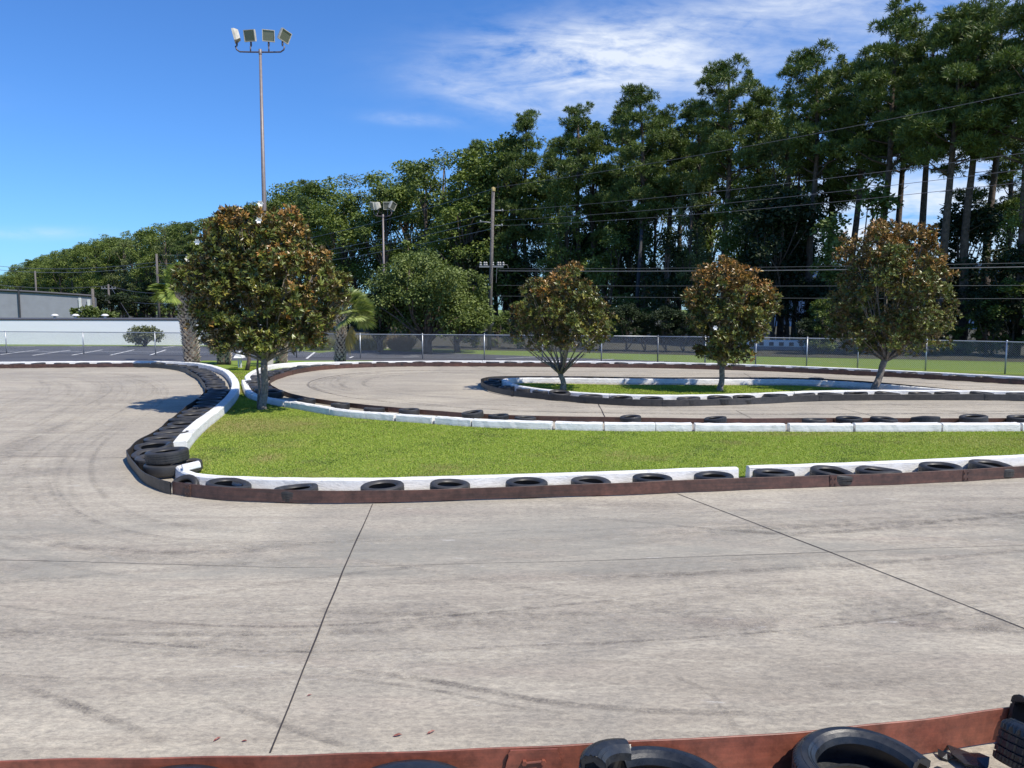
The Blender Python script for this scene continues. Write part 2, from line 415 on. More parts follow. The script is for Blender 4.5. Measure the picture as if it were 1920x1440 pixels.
# track sheet
outer = [P(-1500,690)]+wall_left[:0:-1][::-1][:1]
edge = [P(-1500,688)]+[p for p in wall_left[::8] if P(400,693).y <= p.y or p.x < P(400,693).x]+[P(430,695),P(480,702)]+[p for p in wall_far[::-1][12::8]]
poly = edge+[Vector((60,-12,0)), Vector((-60,-12,0))]
track = poly_obj('track', poly, 0.0, M['concrete'])
# infield lawn
lawn_pts = flat(front_wall_back[::-1][::6])+[P(352,885),P(335,880),P(326,862),P(345,850)]+wall_left[::-1][0:int(len(wall_left)*.30)][::5]
lawn_pts = lawn_pts+[P(408,688),P(470,686),P(540,690),P(480,703)]+wall_near[::6]
lawn = poly_obj('lawn', lawn_pts, .006, M['turf'])
# planted neck beyond, up to the fence
neck = poly_obj('planting_bed', [P(396,692),P(360,684),P(380,676),P(700,676),P(690,684),P(545,692),P(480,702),P(430,702)], -.004, M['turf'])
isl = [P(950,722),P(965,728.5),P(1000,737),P(1060,742),P(1141,745.5),P(1225,746),P(1338,744),P(1394,742),P(1480,738),P(1577,734),P(1640,733.5),P(1577,728.5),P(1492,723.5),P(1380,723),P(1150,722),P(1057,720),(P(985,719))]
isl_lawn = poly_obj('island_lawn', isl, .006, M['turf'])
# car park
lot_pts = [P(-1500,650.5),P(-300,649.5),P(0,648.5),P(330,648),(P(520,651)),P(545,656),P(600,661),P(640,657),P(700,656.5),P(860,662),P(1000,667.5),P(1130,672.5),P(1250,677),P(1400,683),P(1600,690.5),P(1738,696),P(1920,704),P(2600,742)]
lot_near = [p+Vector((0,0,0)) for p in edge]
lot = poly_obj('parking_lot', lot_pts+[Vector((p.x,p.y-.4,0)) for p in edge[::-1]], -.015, M['asphalt'])
mb = MB()
def stripe(a, b, wd=.11):
    A, B = P(*a), P(*b); d = (B-A).normalized(); n = Vector((-d.y,d.x,0))*wd/2
    z = Vector((0,0,-.0095)); mb.add([A-n+z,B-n+z,B+n+z,A+n+z], [(0,1,2,3)])
for a,b in [((-70,666),(-2,656)),((0,664.5),(72,655.5)),((61,666),(132,656)),((135,665.5),(192,655.5)),((207,665.5),(251,655.5)),((281,665.5),(311,655.5)),
            ((25,650.5),(66,648.6)),((132,650.2),(172,648.8)),((250,650),(290,648.6)),((305,651.5),(328,649)),((575,672),(590,660)),((655,671),(662,668)),
            ((755,669),(786,668.5)),((770,665.5),(784,665.7)),((930,672),(1010,668.5)),((1030,674.5),(1085,671)),((1085,677.5),(1150,673)),((1190,680),(1245,677.5)),((610,658.5),(618,658.3)),((1260,684),(1340,679.8))]:
    stripe(a,b,.12)
stripe((-400,658),(75,658.5),.1); stripe((75,658.5),(430,660),.1); stripe((540,664),(600,663),.1)
mb.build('bay_line', M['paint'], lot)

M['floor'] = simple('leaf_litter', (.040,.038,.022), .95, var=.4, scale=2)
ff = [P(700,652),P(860,655),P(1000,657.5),P(1130,661),P(1300,665),P(1500,669),P(1750,674),P(1920,678),P(2600,700)]+[Vector((120,90,0)),Vector((60,160,0)),Vector((-120,330,0)),Vector((-420,620,0)),Vector((-500,560,0)),Vector((-260,330,0)),Vector((-70,125,0)),Vector((-40,90,0))]
poly_obj('forest_floor', ff, -.022, M['floor'])
# joints in the slab
mb = MB()
def joint(pts, wd=.013, z=.0035):
    pp = [P(*q) for q in pts]; pp = resample(pp, .5)
    pp = [p+Vector((random.uniform(-.006,.006),random.uniform(-.006,.006),z)) for p in pp]
    ns = normals2(pp); vs = []
    for p,n in zip(pp,ns): k = wd*random.uniform(.35,.65); vs += [p-n*k, p+n*k]
    mb.add(vs, [(2*i,2*i+2,2*i+3,2*i+1) for i in range(len(pp)-1)])
joint([(699,945),(640,1080),(505,1412)], .014); joint([(1270,926),(1560,1037),(1920,1178),(2300,1330)], .014)
joint([(-300,853),(0,855),(236,858)], .010)
joint([(-300,1045),(0,1050),(560,1065),(1100,1052),(1920,1022),(2300,1008)], .005)
joint([(1122,758),(1147,806)], .022); joint([(1380,770),(1440,800)], .015); joint([(1660,756),(1860,781)], .012)
joint([(1395,700),(1425,718)], .014); joint([(885,688),(950,702)], .014); joint([(1560,762),(1700,795)], .012); joint([(1500,700),(1560,712)],.012)
mb.build('expansion_joint', M['joint'], track)

# tyre marks: thin dark streaks lying on the slab, following the driving line
def marks_mat():
    m, nt, b = new_mat('rubber_mark'); T = NT(nt)
    a = T.n('ShaderNodeAttribute', attribute_name='tint'); s = T.n('ShaderNodeSeparateColor'); T.l(a.outputs['Color'], s.inputs[0])
    f = T.noise(T.coord((1,1,1),obj=False), 5, 7, .75); f2 = T.noise(T.coord(obj=False), 60, 4, .7)
    al = T.math('MULTIPLY', s.outputs[0], T.ramp(f,[(.35,0),(.62,1)])); al = T.math('MULTIPLY', al, T.ramp(f2,[(.35,.35),(.6,1)]))
    b.inputs['Base Color'].default_value = (.075,.066,.066,1); b.inputs['Roughness'].default_value = .8
    tr = T.n('ShaderNodeBsdfTransparent'); mx = T.n('ShaderNodeMixShader'); T.l(al, mx.inputs[0]); T.l(tr.outputs[0], mx.inputs[1]); T.l(b.outputs[0], mx.inputs[2])
    T.l(mx.outputs[0], nt.nodes['Material Output'].inputs[0]); return m
MV = []; MC = []; MF = []
def mark(pts, wd, alpha, z):
    ns = normals2(pts); n0 = len(MV); m = len(pts)
    for i,(p,n) in enumerate(zip(pts,ns)):
        t = i/(m-1); a = alpha*math.sin(math.pi*t)**.5
        for j,o in enumerate((-.5,-.22,.22,.5)):
            MV.append((p.x+n.x*wd*o, p.y+n.y*wd*o, z)); k = a*(0 if j in (0,3) else 1); MC.append((k,k,k))
    for i in range(m-1):
        for j in range(3): MF.append((n0+i*4+j, n0+(i+1)*4+j, n0+(i+1)*4+j+1, n0+i*4+j+1))
def rand_marks(path, side, omin, omax, count, lmin, lmax, alpha, wmin=.06, wmax=.3):
    for k in range(count):
        Lg = random.randint(int(lmin/.15), int(lmax/.15)); i0 = random.randint(0, max(1,len(path)-Lg-1)); seg = path[i0:i0+Lg]
        if len(seg) < 12: continue
        o = random.uniform(omin,omax); dr = random.uniform(-.7,.7)
        seg = seg[::3]; ns = normals2(seg)
        q = [p+n*(side*max(.15,o+dr*i/len(seg))) for i,(p,n) in enumerate(zip(seg,ns))]
        for _ in range(2): q = [q[0]]+[(q[i-1]+q[i]*2+q[i+1])/4 for i in range(1,len(q)-1)]+[q[-1]]
        mark(q, random.uniform(wmin,wmax), random.uniform(.25,1)*alpha, .0012+random.random()*.0014)
smooth_l = px_path([(-700,700),(-300,698),(0,697),(150,697),(240,700),(300,712),(325,730),(310,757),(270,790),(215,825),(190,870),(215,925),(320,975),(480,990),(700,985),(1000,970),(1300,955),(1700,938),(2200,915),(2600,895)])
rand_marks(smooth_l, -1, .0, 4.2, 300, 2.5, 12, .13, .03, .14)
rand_marks(smooth_l, -1, .3, 7.0, 140, 2.5, 10, .13, .15, .9)
inner_l = px_path([(2200,750),(1920,730),(1600,709),(1400,701),(1200,697),(1000,695),(875,694),(725,695),(640,702),(580,713),(570,726),(620,741),(700,753),(800,762),(950,771),(1130,776),(1394,778),(1914,777),(2300,776)])
rand_marks(inner_l, 1, -.4, 2.3, 200, 2, 9, .30, .04,.25)
for k in range(46):
    x = random.uniform(-4,7); y = random.uniform(4.8,10); a = random.gauss(0,.22)+R(-3); Lg = random.uniform(1,6); cv_ = random.uniform(-.06,.06)
    pts = [Vector((x+math.cos(a+cv_*s)*s, y+math.sin(a+cv_*s)*s, 0)) for s in np.linspace(-Lg/2,Lg/2,24)]
    if min(p.y for p in pts) < 4.5: continue
    mark(pts, random.choice([.05,.12,.3,.5])*random.uniform(.7,1.3), random.uniform(.07,.2), .0012+random.random()*.0014)
for pts,wd_,al_ in [([(560,1248),(800,1275),(1000,1312),(1200,1332),(1500,1340)],.09,.5),([(600,1268),(800,1292),(980,1328),(1100,1340)],.05,.4),([(40,1285),(170,1335),(320,1395)],.10,.45),([(380,1305),(560,1370),(680,1412)],.09,.45),
    ([(0,1180),(250,1205),(520,1222),(820,1216)],.05,.4),([(-100,1120),(200,1160),(560,1175),(900,1150),(1300,1110)],.06,.35),([(700,1235),(900,1215),(1150,1205),(1500,1180),(1900,1130)],.05,.4),([(1250,1260),(1330,1300),(1370,1350),(1385,1385)],.06,.35),
    ([(1000,1090),(1300,1075),(1600,1060),(1950,1030)],.12,.35),([(1300,990),(1500,1000),(1800,975),(2000,950)],.14,.35),([(-50,1000),(200,1030),(420,1035),(640,1015)],.2,.3)]:
    q_ = catmull([P(*p) for p in pts], .12); mark(flat(q_), wd_, al_, .0028)
np_obj('tyre_mark', MV, 4, marks_mat(), track, MC, F=MF)['kind'] = 'stuff'

# ------------------------------------------------------------------ belts, walls
def belt(name, path, h, mat, label, th=.012, wav=.012, z0=.004, seams=(), thing_group='rubber belts'):
    root = thing(name, label, 'rubber belt', tuple(path[len(path)//2]), 0, None); o = root.location
    ns = normals2(path); vs = []; ph = random.random()*9
    for i,(p,n) in enumerate(zip(path,ns)):
        a = wav*(math.sin(i*.23+ph)+.6*math.sin(i*.71+ph*2)); lift = .012*max(0,math.sin(i*.05+ph))
        lean = .012*math.sin(i*.11+ph*3)
        hh = h+.006*math.sin(i*.17+ph)
        for (oo,zz) in ((-th/2,z0+lift),(th/2,z0+lift),(th/2,hh-.003),(th/2-.003,hh),(-th/2+.003,hh),(-th/2,hh-.003)):
            q = p+n*(a+oo+lean*zz/h); vs.append((q.x-o.x, q.y-o.y, zz-o.z))
    m = 6; fs = []
    for i in range(len(path)-1):
        for k in range(m):
            k2=(k+1)%m; fs.append((i*m+k,i*m+k2,(i+1)*m+k2,(i+1)*m+k))
    mb = MB(); mb.add(vs, fs); body = mb.build('belt_strip', mat, root); 
    # splice plates with bolts
    for i in seams:
        if i >= len(path)-2: continue
        p = path[i]; n = ns[i]; d = Vector((n.y,-n.x,0)); rot = Matrix((d,n,Vector((0,0,1)))).transposed()
        a = wav*(math.sin(i*.23+ph)+.6*math.sin(i*.71+ph*2))
        mb = MB()
        c = p+n*a-o
        mb.box((c.x,c.y,h*.5), (.10,th+.014,h*.94), rot)
        for sx in (-.03,.03):
            for sz in (.25,.75):
                for sgn in (-1,1):
                    q = c+d*sx+n*sgn*(th/2+.011); mb.tube([(q.x,q.y,h*sz),(q.x+n.x*.01*sgn,q.y+n.y*.01*sgn,h*sz)], .011, 8)
        mb.build('splice_plate', mat, root)
    return root
belt('track_belt', belt_left, .175, M['belt_dark'], 'placeholder') if False else None
# the left/front belt changes from dark grey round the bend to brown along the straight
i_b = min(range(len(belt_left)), key=lambda i:(belt_left[i]-P(322,927)).length)
i_a = min(range(len(belt_left)), key=lambda i:(belt_left[i]-P(250,689)).length)
belt('rubber_belt', belt_left[:i_a+1], .175, M['belt_brown'], 'brown rubber belt along the far left bend in front of the tyres', seams=range(30,400,60))
belt('rubber_belt', belt_left[i_a:i_b+1], .175, M['belt_dark'], 'dark grey rubber belt curving round the tyres of the S bend', seams=(40,95))
bf = belt('rubber_belt', belt_left[i_b:], .175, M['belt_brown'], 'long brown rubber belt along the front edge of the lawn', seams=(2,62,76,170))
def near_idx(path, q): return min(range(len(path)), key=lambda i:(path[i]-q).length)
k1 = near_idx(belt_right, P(507,720)); 
belt('rubber_belt', belt_right[:k1+1], .175, M['belt_brown'], 'brown rubber belt along the far side of the hairpin below the fence', seams=range(25,300,33))
belt('rubber_belt', belt_right[k1:], .13, M['belt_brown'], 'brown rubber belt mostly hidden behind the white blocks beyond the lawn', seams=(60,130))
k2 = near_idx(island_belt, P(905,719))
belt('rubber_belt', island_belt, .175, M['belt_dark'], 'black rubber belt wrapped round the small tree island', seams=range(18,300,31))

def wall(name, path, side, wd, h, label, cat='kerb wall', group=None, mat=None, jit=.004, bev=.02, ends=True, zb=-.03):
    """path = one base edge; the wall lies on its 'side' (+1 left)"""
    root_p = path[len(path)//2].copy()
    ns = normals2(path); vs = []
    for i,(p,n) in enumerate(zip(path,ns)):
        n = n*side
        prof = [(0,zb),(.012,h-bev),(bev+.008,h),(wd*.5,h+.002),(wd-bev-.008,h),(wd-.012,h-bev),(wd,zb)]
        for (a,z) in prof:
            q = p+n*a; vs.append((q.x-root_p.x+random.uniform(-jit,jit), q.y-root_p.y+random.uniform(-jit,jit), z+random.uniform(-jit,jit)))
    m = 7; fs = []
    for i in range(len(path)-1):
        for k in range(m-1):
            f = (i*m+k,(i+1)*m+k,(i+1)*m+k+1,i*m+k+1); fs.append(f if side<0 else f[::-1])
    fs.append(tuple(range(m))); fs.append(tuple((len(path)-1)*m+k for k in range(m-1,-1,-1)))
    mb = MB(); mb.add(vs, fs); o = mb.build(name, mat or M['white']); o.location = root_p
    # consistent normals
    import bmesh
    bm = bmesh.new(); bm.from_mesh(o.data); bmesh.ops.recalc_face_normals(bm, faces=bm.faces); bm.to_mesh(o.data); bm.free()
    return tag(o, label, cat, group)
gA = near_idx(front_wall_back, P(1381,876.5,.19)); gB = gA+1
def shrink(path, g=.012):
    p = [q.copy() for q in path]; p[0] += (p[1]-p[0]).normalized()*g; p[-1] += (p[-2]-p[-1]).normalized()*g; return p
j1 = near_idx(front_wall_back, P(1000,888,.19))
wall('concrete_wall', shrink(resample(front_wall_back[:gA+1],.2)), -1, .145, .18, 'long low white wall fronting the lawn left of the dark gap', group='low white walls of the lawn front', jit=.003)
w2p = resample(front_wall_back[gB:],.2)
wall('concrete_wall', shrink(w2p), -1, .145, .19, 'low white wall fronting the lawn right of the dark gap', group='low white walls of the lawn front', jit=.003)
# cap stone at the end
mb = MB(); q = P(356,877,.2); rot = Matrix.Rotation(R(28),3,'Z') @ Matrix.Rotation(R(-9),3,'Y')
mb.box((0,0,0), (.25,.17,.08), rot)
o = mb.build('coping_block', M['white']); o.location = (q.x+.02,q.y+.0,.225); tag(o, 'tilted white block lying on the left end of the front lawn wall', 'concrete block')
bv = o.modifiers.new('b','BEVEL'); bv.width = .015; bv.segments = 2
# left S-bend wall, in lengths
wl = wall_left
nodes = [(352,848),(419,780),(450,735),(428,703),(330,685.5),(0,686.2)]
idx = [near_idx(wl, P(*q)) for q in nodes]; idx[0] = len(wl)-1; idx.append(0)
labs = ['straight white block with chipped grey end face at the left lawn corner','bluish shaded white block of the S bend beside the magnolia','curved white block at the tightest part of the S bend','curved white wall beyond the S bend near the thick palm trunk','white wall behind the tyres at the far left bend','white wall leaving the picture at the far left']
for k in range(6):
    seg = resample(wl[idx[k+1]:idx[k]+1], .2)
    wall('concrete_wall', shrink(seg,.006), -1, .25, .19 if k>2 else .2, labs[k], group='white walls of the S bend')
# hairpin near leg: individual blocks
wn = wall_near
cuts = [452,470,533,547,619,683,733,813,883,1040,1131,1231,1305,1475,1605,1760,1914,2120,2700]
names = ['curved white block where the hairpin wall turns','shaded bluish white block just right of the big magnolia trunk','short white block with broken corner right of the magnolia trunk']
def wn_at(x):
    return min(range(len(wn)), key=lambda i: abs(CX+FPX*wn[i].x/(wn[i].y*math.cos(PITCH)+HC*math.sin(PITCH))-x) if not (x<500 and wn[i].y>25) else 1e9)
ci = [0]+[wn_at(x) for x in cuts[1:]]
ci = sorted(set(ci)); 
for k in range(len(ci)-1):
    seg = wn[ci[k]:ci[k+1]+1]
    if len(seg) < 3: continue
    lab = 'white block of the wall behind the lawn, %s from the big magnolia trunk' % ordinal(k+1)
    seg = resample(seg, .12); g = random.choice([.008,.02,.035,.06])
    wall('concrete_block', shrink(seg, g), 1, .2, .165+random.uniform(-.006,.01), lab, 'concrete block', 'white blocks behind the lawn', bev=.025, jit=.005)
# far leg wall
wfp = [p for p in wall_far]
kk = [0,near_idx(wfp,offset([P(1400,695),P(1398,695)],-.86)[0]),near_idx(wfp,offset([P(900,687.6),P(898,687.6)],-.86)[0]),len(wfp)-1]
fl = ['white wall of the far hairpin side in front of the right fence','white wall of the far hairpin side below the middle fence','curved white wall closing the hairpin at the palm bed']
for k in range(3):
    wall('concrete_wall', shrink(resample(wfp[kk[k]:kk[k+1]+1],.25),.01), -1, .2, .2, fl[k], group='white walls of the hairpin')
# island walls
inner_f = offset(island_belt[:k2], -.50); 
ib = island_belt
wf_path = px_path([(2500,771),(2200,756),(1914,748),(1858,746.7),(1746,746),(1633,745.5),(1521,747.5),(1394,753),(1282,755.5),(1197,755),(1113,751.5),(1029,744.5),(975,737),(950,730),(940,723.5)])
wb_path = px_path([(940,723.5),(946,718.5),(972,717.2),(1043,717),(1141,718.2),(1338,719.8),(1492,720.3),(1600,725.5),(1690,732.5),(1760,738.5),(1810,743)])
b1 = near_idx(wf_path, P(1130,752.5)); b0 = near_idx(wf_path, P(1480,749))
wall('concrete_wall', shrink(resample(wf_path[:b0],.2)), -1, .2, .205, 'white wall behind the tyres right of the small tree island', group='white walls of the small tree island')
wall('concrete_wall', shrink(resample(wf_path[b0-1:b1],.2)), -1, .2, .205, 'white wall on the near side of the small tree island', group='white walls of the small tree island')
wall('concrete_wall', shrink(resample(wf_path[b1-1:],.2)), -1, .2, .20, 'white wall at the pointed left tip of the small tree island', group='white walls of the small tree island')
b2 = near_idx(wb_path, P(1180,718.6))
wall('concrete_wall', shrink(resample(wb_path[:b2],.2)), -1, .2, .165, 'white wall behind the leftmost island magnolia, dappled with shade', group='white walls of the small tree island')
wall('concrete_wall', shrink(resample(wb_path[b2-1:],.2)), -1, .2, .165, 'white wall along the far right side of the small tree island', group='white walls of the small tree island')

# ------------------------------------------------------------------ tyres
def tyre_mesh(name, Rr=.30, wd=.185, seg=72, squash=(1,1), sag=0, seed=0, grooves=True):
    """a car tyre lying flat, its centre at the origin, its base on z=0"""
    r = random.Random(seed)
    ri = Rr*.62; hw = wd/2
    out = [(Rr*.985,-hw*.80),(Rr*.997,-hw*.50)]
    tread = []
    if grooves:
        for z in (-.42,-.02,.38):
            tread += [(Rr,hw*(z-.07)),(Rr*.972,hw*(z-.06)),(Rr*.972,hw*(z+.04)),(Rr,hw*(z+.05))]
    prof = [(ri,-hw*.62),(ri+.012,-hw*.80),(ri+(Rr-ri)*.45,-hw*1.0),(Rr*.93,-hw*.98)]+out[:1]+[(Rr*.997,-hw*.62)]+tread+[(Rr*.997,hw*.6),(Rr*.985,hw*.80),(Rr*.93,hw*.97),(ri+(Rr-ri)*.62,hw*1.02),(ri+(Rr-ri)*.60,hw*.99),(ri+(Rr-ri)*.45,hw*1.01),(ri+.012,hw*.82),(ri,hw*.62),(ri+.008,hw*.55),(Rr*.86,hw*.62),(Rr*.93,hw*.3),(Rr*.93,-hw*.3),(Rr*.86,-hw*.62),(ri+.008,-hw*.55)]
    vs = []; m = len(prof)
    for i,(rr,z) in enumerate(prof):
        for k in range(seg):
            a = 2*math.pi*k/seg; q = rr
            if grooves and Rr*.995 < rr and k%3 == 0: q = rr-.006
            wob = 1+.012*math.sin(2*a+seed)+.008*math.sin(3*a+seed*2)
            zz = z+hw*1.02
            if z > 0: zz -= sag*max(0,math.cos(a-seed*1.7))*wd
            vs.append((q*wob*math.cos(a)*squash[0], q*wob*math.sin(a)*squash[1], zz))
    fs = []
    for i in range(m):
        j = (i+1)%m
        for k in range(seg):
            k2=(k+1)%seg; fs.append((i*seg+k,i*seg+k2,j*seg+k2,j*seg+k))
    me = bpy.data.meshes.new(name); me.from_pydata(vs,[],fs); me.update(); me.materials.append(M['tyre']); me.shade_smooth()
    try: me.set_sharp_from_angle(angle=R(35))
    except Exception: pass
    return me
tm = [tyre_mesh('tyre_mesh', .30,.172,72,(1,1),0,1), tyre_mesh('tyre_mesh', .305,.165,72,(1.04,.95),.16,2), tyre_mesh('tyre_mesh', .29,.18,66,(.98,1.02),.08,3), tyre_mesh('tyre_mesh', .31,.16,72,(1.03,.93),.28,4), tyre_mesh('tyre_mesh', .295,.17,60,(1,1),.05,5,False)]
def put_tyre(loc, label, group, var=None, tilt=None, rz=None, scale=1, z=0):
    v = random.randrange(len(tm)) if var is None else var
    o = bpy.data.objects.new('car_tyre', tm[v]); col.objects.link(o)
    t = tilt if tilt is not None else (random.uniform(-.05,.05), random.uniform(-.05,.05))
    o.rotation_euler = (t[0],t[1], random.uniform(0,6.28) if rz is None else rz)
    lift = (abs(math.sin(t[0]))+abs(math.sin(t[1])))*.28
    o.location = (loc.x, loc.y, z+.004+lift); o.scale = (scale,)*3
    return tag(o, label, 'tyre', group)
# along the lawn front: one by one
fl_ = [(422,.03,1,1.0),(553,.02,3,1.02),(716,0,0,1),(847,0,2,.97),(987,0,0,1),(1113,.0,1,.96),(1232,0,0,.97),(1337,0,2,.97),(1448,0,0,1),(1560,0,1,1.03),(1655,0,3,1.04),(1770,0,0,1.02),(1865,0,1,1.04),(1975,0,0,1),(2100,0,2,1)]
bpath = belt_left[i_b:]
def proj_x(p): return CX+FPX*p.x/(p.y*math.cos(PITCH)+(HC-p.z)*math.sin(PITCH))
for k,(x,dt,v,s) in enumerate(fl_):
    target = x; s *= .96
    off = .29 if k==0 else .30
    q = offset(bpath, off); i = min(range(len(q)), key=lambda i: abs(proj_x(q[i])-target))
    hint = {0:', propped up at an angle near the dark bend',1:', with a flattened sagging top',11:', tilted to the left',12:'',7:', beside the dark gap in the wall'}.get(k,'')
    put_tyre(q[i], 'tyre along the lawn front, %s from the left%s' % (ordinal(k+1),hint), 'tyres along the lawn front', v, (dt+random.uniform(-.02,.03), (-.05 if k==0 else random.uniform(-.06,.06))), scale=s)
o = put_tyre(P(347,916), 'black tyre standing half upright beside the left end of the front wall', 'tyres along the lawn front', 1, (R(35),R(-30)), 0.4, .72)
o.location.z = -.04
def row(path, i0, i1, spacing, off, fmt, group, zz=0, jitter=.04, stack=None, scale=1, rev=False, tiltj=.05):
    seg = offset(path, off)[min(i0,i1):max(i0,i1)+1]; pts = resample(seg, spacing)
    if rev: pts = pts[::-1]
    for k,p in enumerate(pts):
        q = p+Vector((random.uniform(-jitter,jitter),random.uniform(-jitter,jitter),0))
        put_tyre(q, fmt % ordinal(k+1), group, scale=scale*random.uniform(.95,1.04), z=zz, tilt=(random.uniform(-tiltj,tiltj),random.uniform(-tiltj,tiltj)))
    return pts
# S bend: counting from the near end
iS0 = near_idx(belt_left, P(262,831)); iS1 = near_idx(belt_left, P(340,697)); iL = near_idx(belt_left, P(-350,690))
seg = offset(belt_left, .36)
ie = near_idx(belt_left, P(263,899))
spts = resample(seg[iS1:ie+1], .64)[::-1]
for k,p in enumerate(spts):
    put_tyre(p+Vector((random.uniform(-.05,.05),random.uniform(-.04,.04),0)), 'black tyre in the S bend, %s counting back from the front corner' % ordinal(k+1), 'tyres lying in the S bend', tilt=(random.uniform(-.03,.05),random.uniform(-.03,.03)), scale=1.04*random.uniform(.97,1.03), z=0)
for k in (0,):
    put_tyre(spts[k]+Vector((.02,.05,0)), ['black tyre on top of the stack nearest the front corner','black tyre on top of the second stack of the S bend'][k], 'upper tyres of the S bend corner', 0, (R(3),R(-2)), scale=1.04, z=.175)
q = spts[0]+Vector((.26,.16,0)); put_tyre(q, 'black tyre half hidden behind the corner stack at the worn lawn edge', 'tyres lying in the S bend', 2, (R(6),0), scale=.8)
row(belt_left, iL, iS1-3, .86, .36, 'tyre along the far left bend, %s from the left edge', 'tyres along the far left bend')
# hairpin far leg, from the bend to the right
f0 = near_idx(belt_right, P(2250,741)); f1 = near_idx(belt_right, P(600,694))
row(belt_right, f0, f1, .80, -.35, 'tyre below the fence on the far hairpin side, %s from the right', 'tyres along the far hairpin side')
f2 = near_idx(belt_right, P(540,744))
row(belt_right, f1+4, f2, .58, -.45, 'tyre packed into the hairpin bend, %s from its far end', 'tyres packed in the hairpin bend', scale=1.05)
# near leg: only some stick out
for k,(x,s,t) in enumerate([(575,.9,0),(640,.9,0),(705,.9,0),(768,.9,.02),(888,.95,.10),(940,.88,.03),(985,.88,0),(1188,.85,-.09),(1345,.85,-.08),(1520,.95,0),(1585,.98,.02),(1655,.98,.03),(1735,1.0,.10),(1828,1.0,.09),(1912,1.0,.04),(2000,1,0),(2100,1,0)]):
    pth = offset(belt_right[f2:], -.30); i = min(range(len(pth)), key=lambda i: abs(proj_x(pth[i])-x))
    hint = {7:', folded so two ends stick up',8:', bent and sticking up',4:', tilted on the curb'}.get(k,'').replace('curb','wall')
    put_tyre(pth[i], 'tyre peeping over the white blocks, %s from the left%s' % (ordinal(k+1),hint), 'tyres behind the white blocks', tilt=(t,t*.6), scale=s*.92, z=.0 if abs(t)<.02 else .02)
# island
pf = offset(ib, -.30)
for k,x in enumerate([1045,1105,1168,1225,1287,1345,1397,1458,1507,1557,1607,1665,1725,1780,1842,1905,1975,2050]):
    i = min(range(k2), key=lambda i: abs(proj_x(pf[i])-x) if ib[i].y < 24.5 else 1e9)
    put_tyre(pf[i], 'tyre on the near side of the small tree island, %s from its left tip' % ordinal(k+1), 'tyres along the near side of the island', tilt=(random.uniform(-.03,.08),random.uniform(-.05,.07)), scale=random.uniform(1.0,1.08))
for k,(x,y) in enumerate([(925,729),(922,724),(930,719.5),(952,733.5),(985,738.5),(1015,743)]):
    put_tyre(P(x,y), 'tyre packed in the left tip of the tree island, %s from the front' % ordinal(k+1), 'tyres packed in the island tip', scale=.9)
for k,x in enumerate([1028,1075,1125,1165,1215,1262,1300,1355,1410,1470,1530]):
    yy_ = 716.2 if x<1200 else 718.3
    put_tyre(P(x,yy_), 'tyre behind the far island wall, %s from the left' % ordinal(k+1), 'tyres along the far side of the island', scale=.9 if k else 1.0, tilt=(0.05 if k%2 else -.03,0))

# ------------------------------------------------------------------ foreground belt and torn tyres
fb = flat(catmull([P(x,y,.22) for x,y in [(-900,1478),(-400,1448),(0,1428),(350,1417),(700,1409),(1000,1400),(1260,1389),(1440,1380.5),(1548,1368),(1730,1344),(1913,1319),(2200,1283),(2700,1235)]], .08))
belt('rubber_belt', fb, .22, M['belt_red'], 'red brown rubber belt crossing the bottom of the picture', wav=.006)
# overlapping splice with fold and bolt
def on_fb(x): 
    i = min(range(len(fb)), key=lambda i: abs(proj_x(fb[i]+Vector((0,0,.2)))-x)); return i
i = on_fb(990); p = fb[i]; n = -normals2(fb)[i]; d = (fb[i+2]-fb[i-2]).normalized()
spl = thing('belt_splice', 'overlapping red brown belt splice with torn edge and bolt bar at the bottom centre', 'belt splice', tuple(p))
mb = MB(); rr = random.Random(3); vs=[]; N=14
for k in range(N):
    z = .216*k/(N-1); e0 = -.15+.02*z/.2+rr.uniform(-.006,.006)-.03*(1-z/.2); e1 = .13+rr.uniform(-.002,.002)+.05*(1-z/.2)
    for e in (e0,e1):
        for s in (.014,.024): 
            q = d*e+n*s; vs.append((q.x,q.y,z))
fs = []
for k in range(N-1):
    a=k*4; b_=a+4; fs += [(a,a+2,b_+2,b_),(a+1,b_+1,b_+3,a+3),(a,b_,b_+1,a+1),(a+2,a+3,b_+3,b_+2)]
fs += [(0,1,3,2),((N-1)*4,(N-1)*4+2,(N-1)*4+3,(N-1)*4+1)]
mb.add(vs,fs); mb.build('overlap_flap', M['belt_red'], spl)
mb = MB(); q = d*.0+n*.032; mb.tube([(q.x-d.x*.05,q.y-d.y*.05,.15),(q.x+d.x*.055,q.y+d.y*.055,.156)], .007, 8)
for e in (-.05,.05): mb.tube([(q.x+d.x*e-n.x*.01,q.y+d.y*e-n.y*.01,.153),(q.x+d.x*e+n.x*.012,q.y+d.y*e+n.y*.012,.153)], .014, 6)
mb.build('bolt_bar', M['belt_red'], spl)

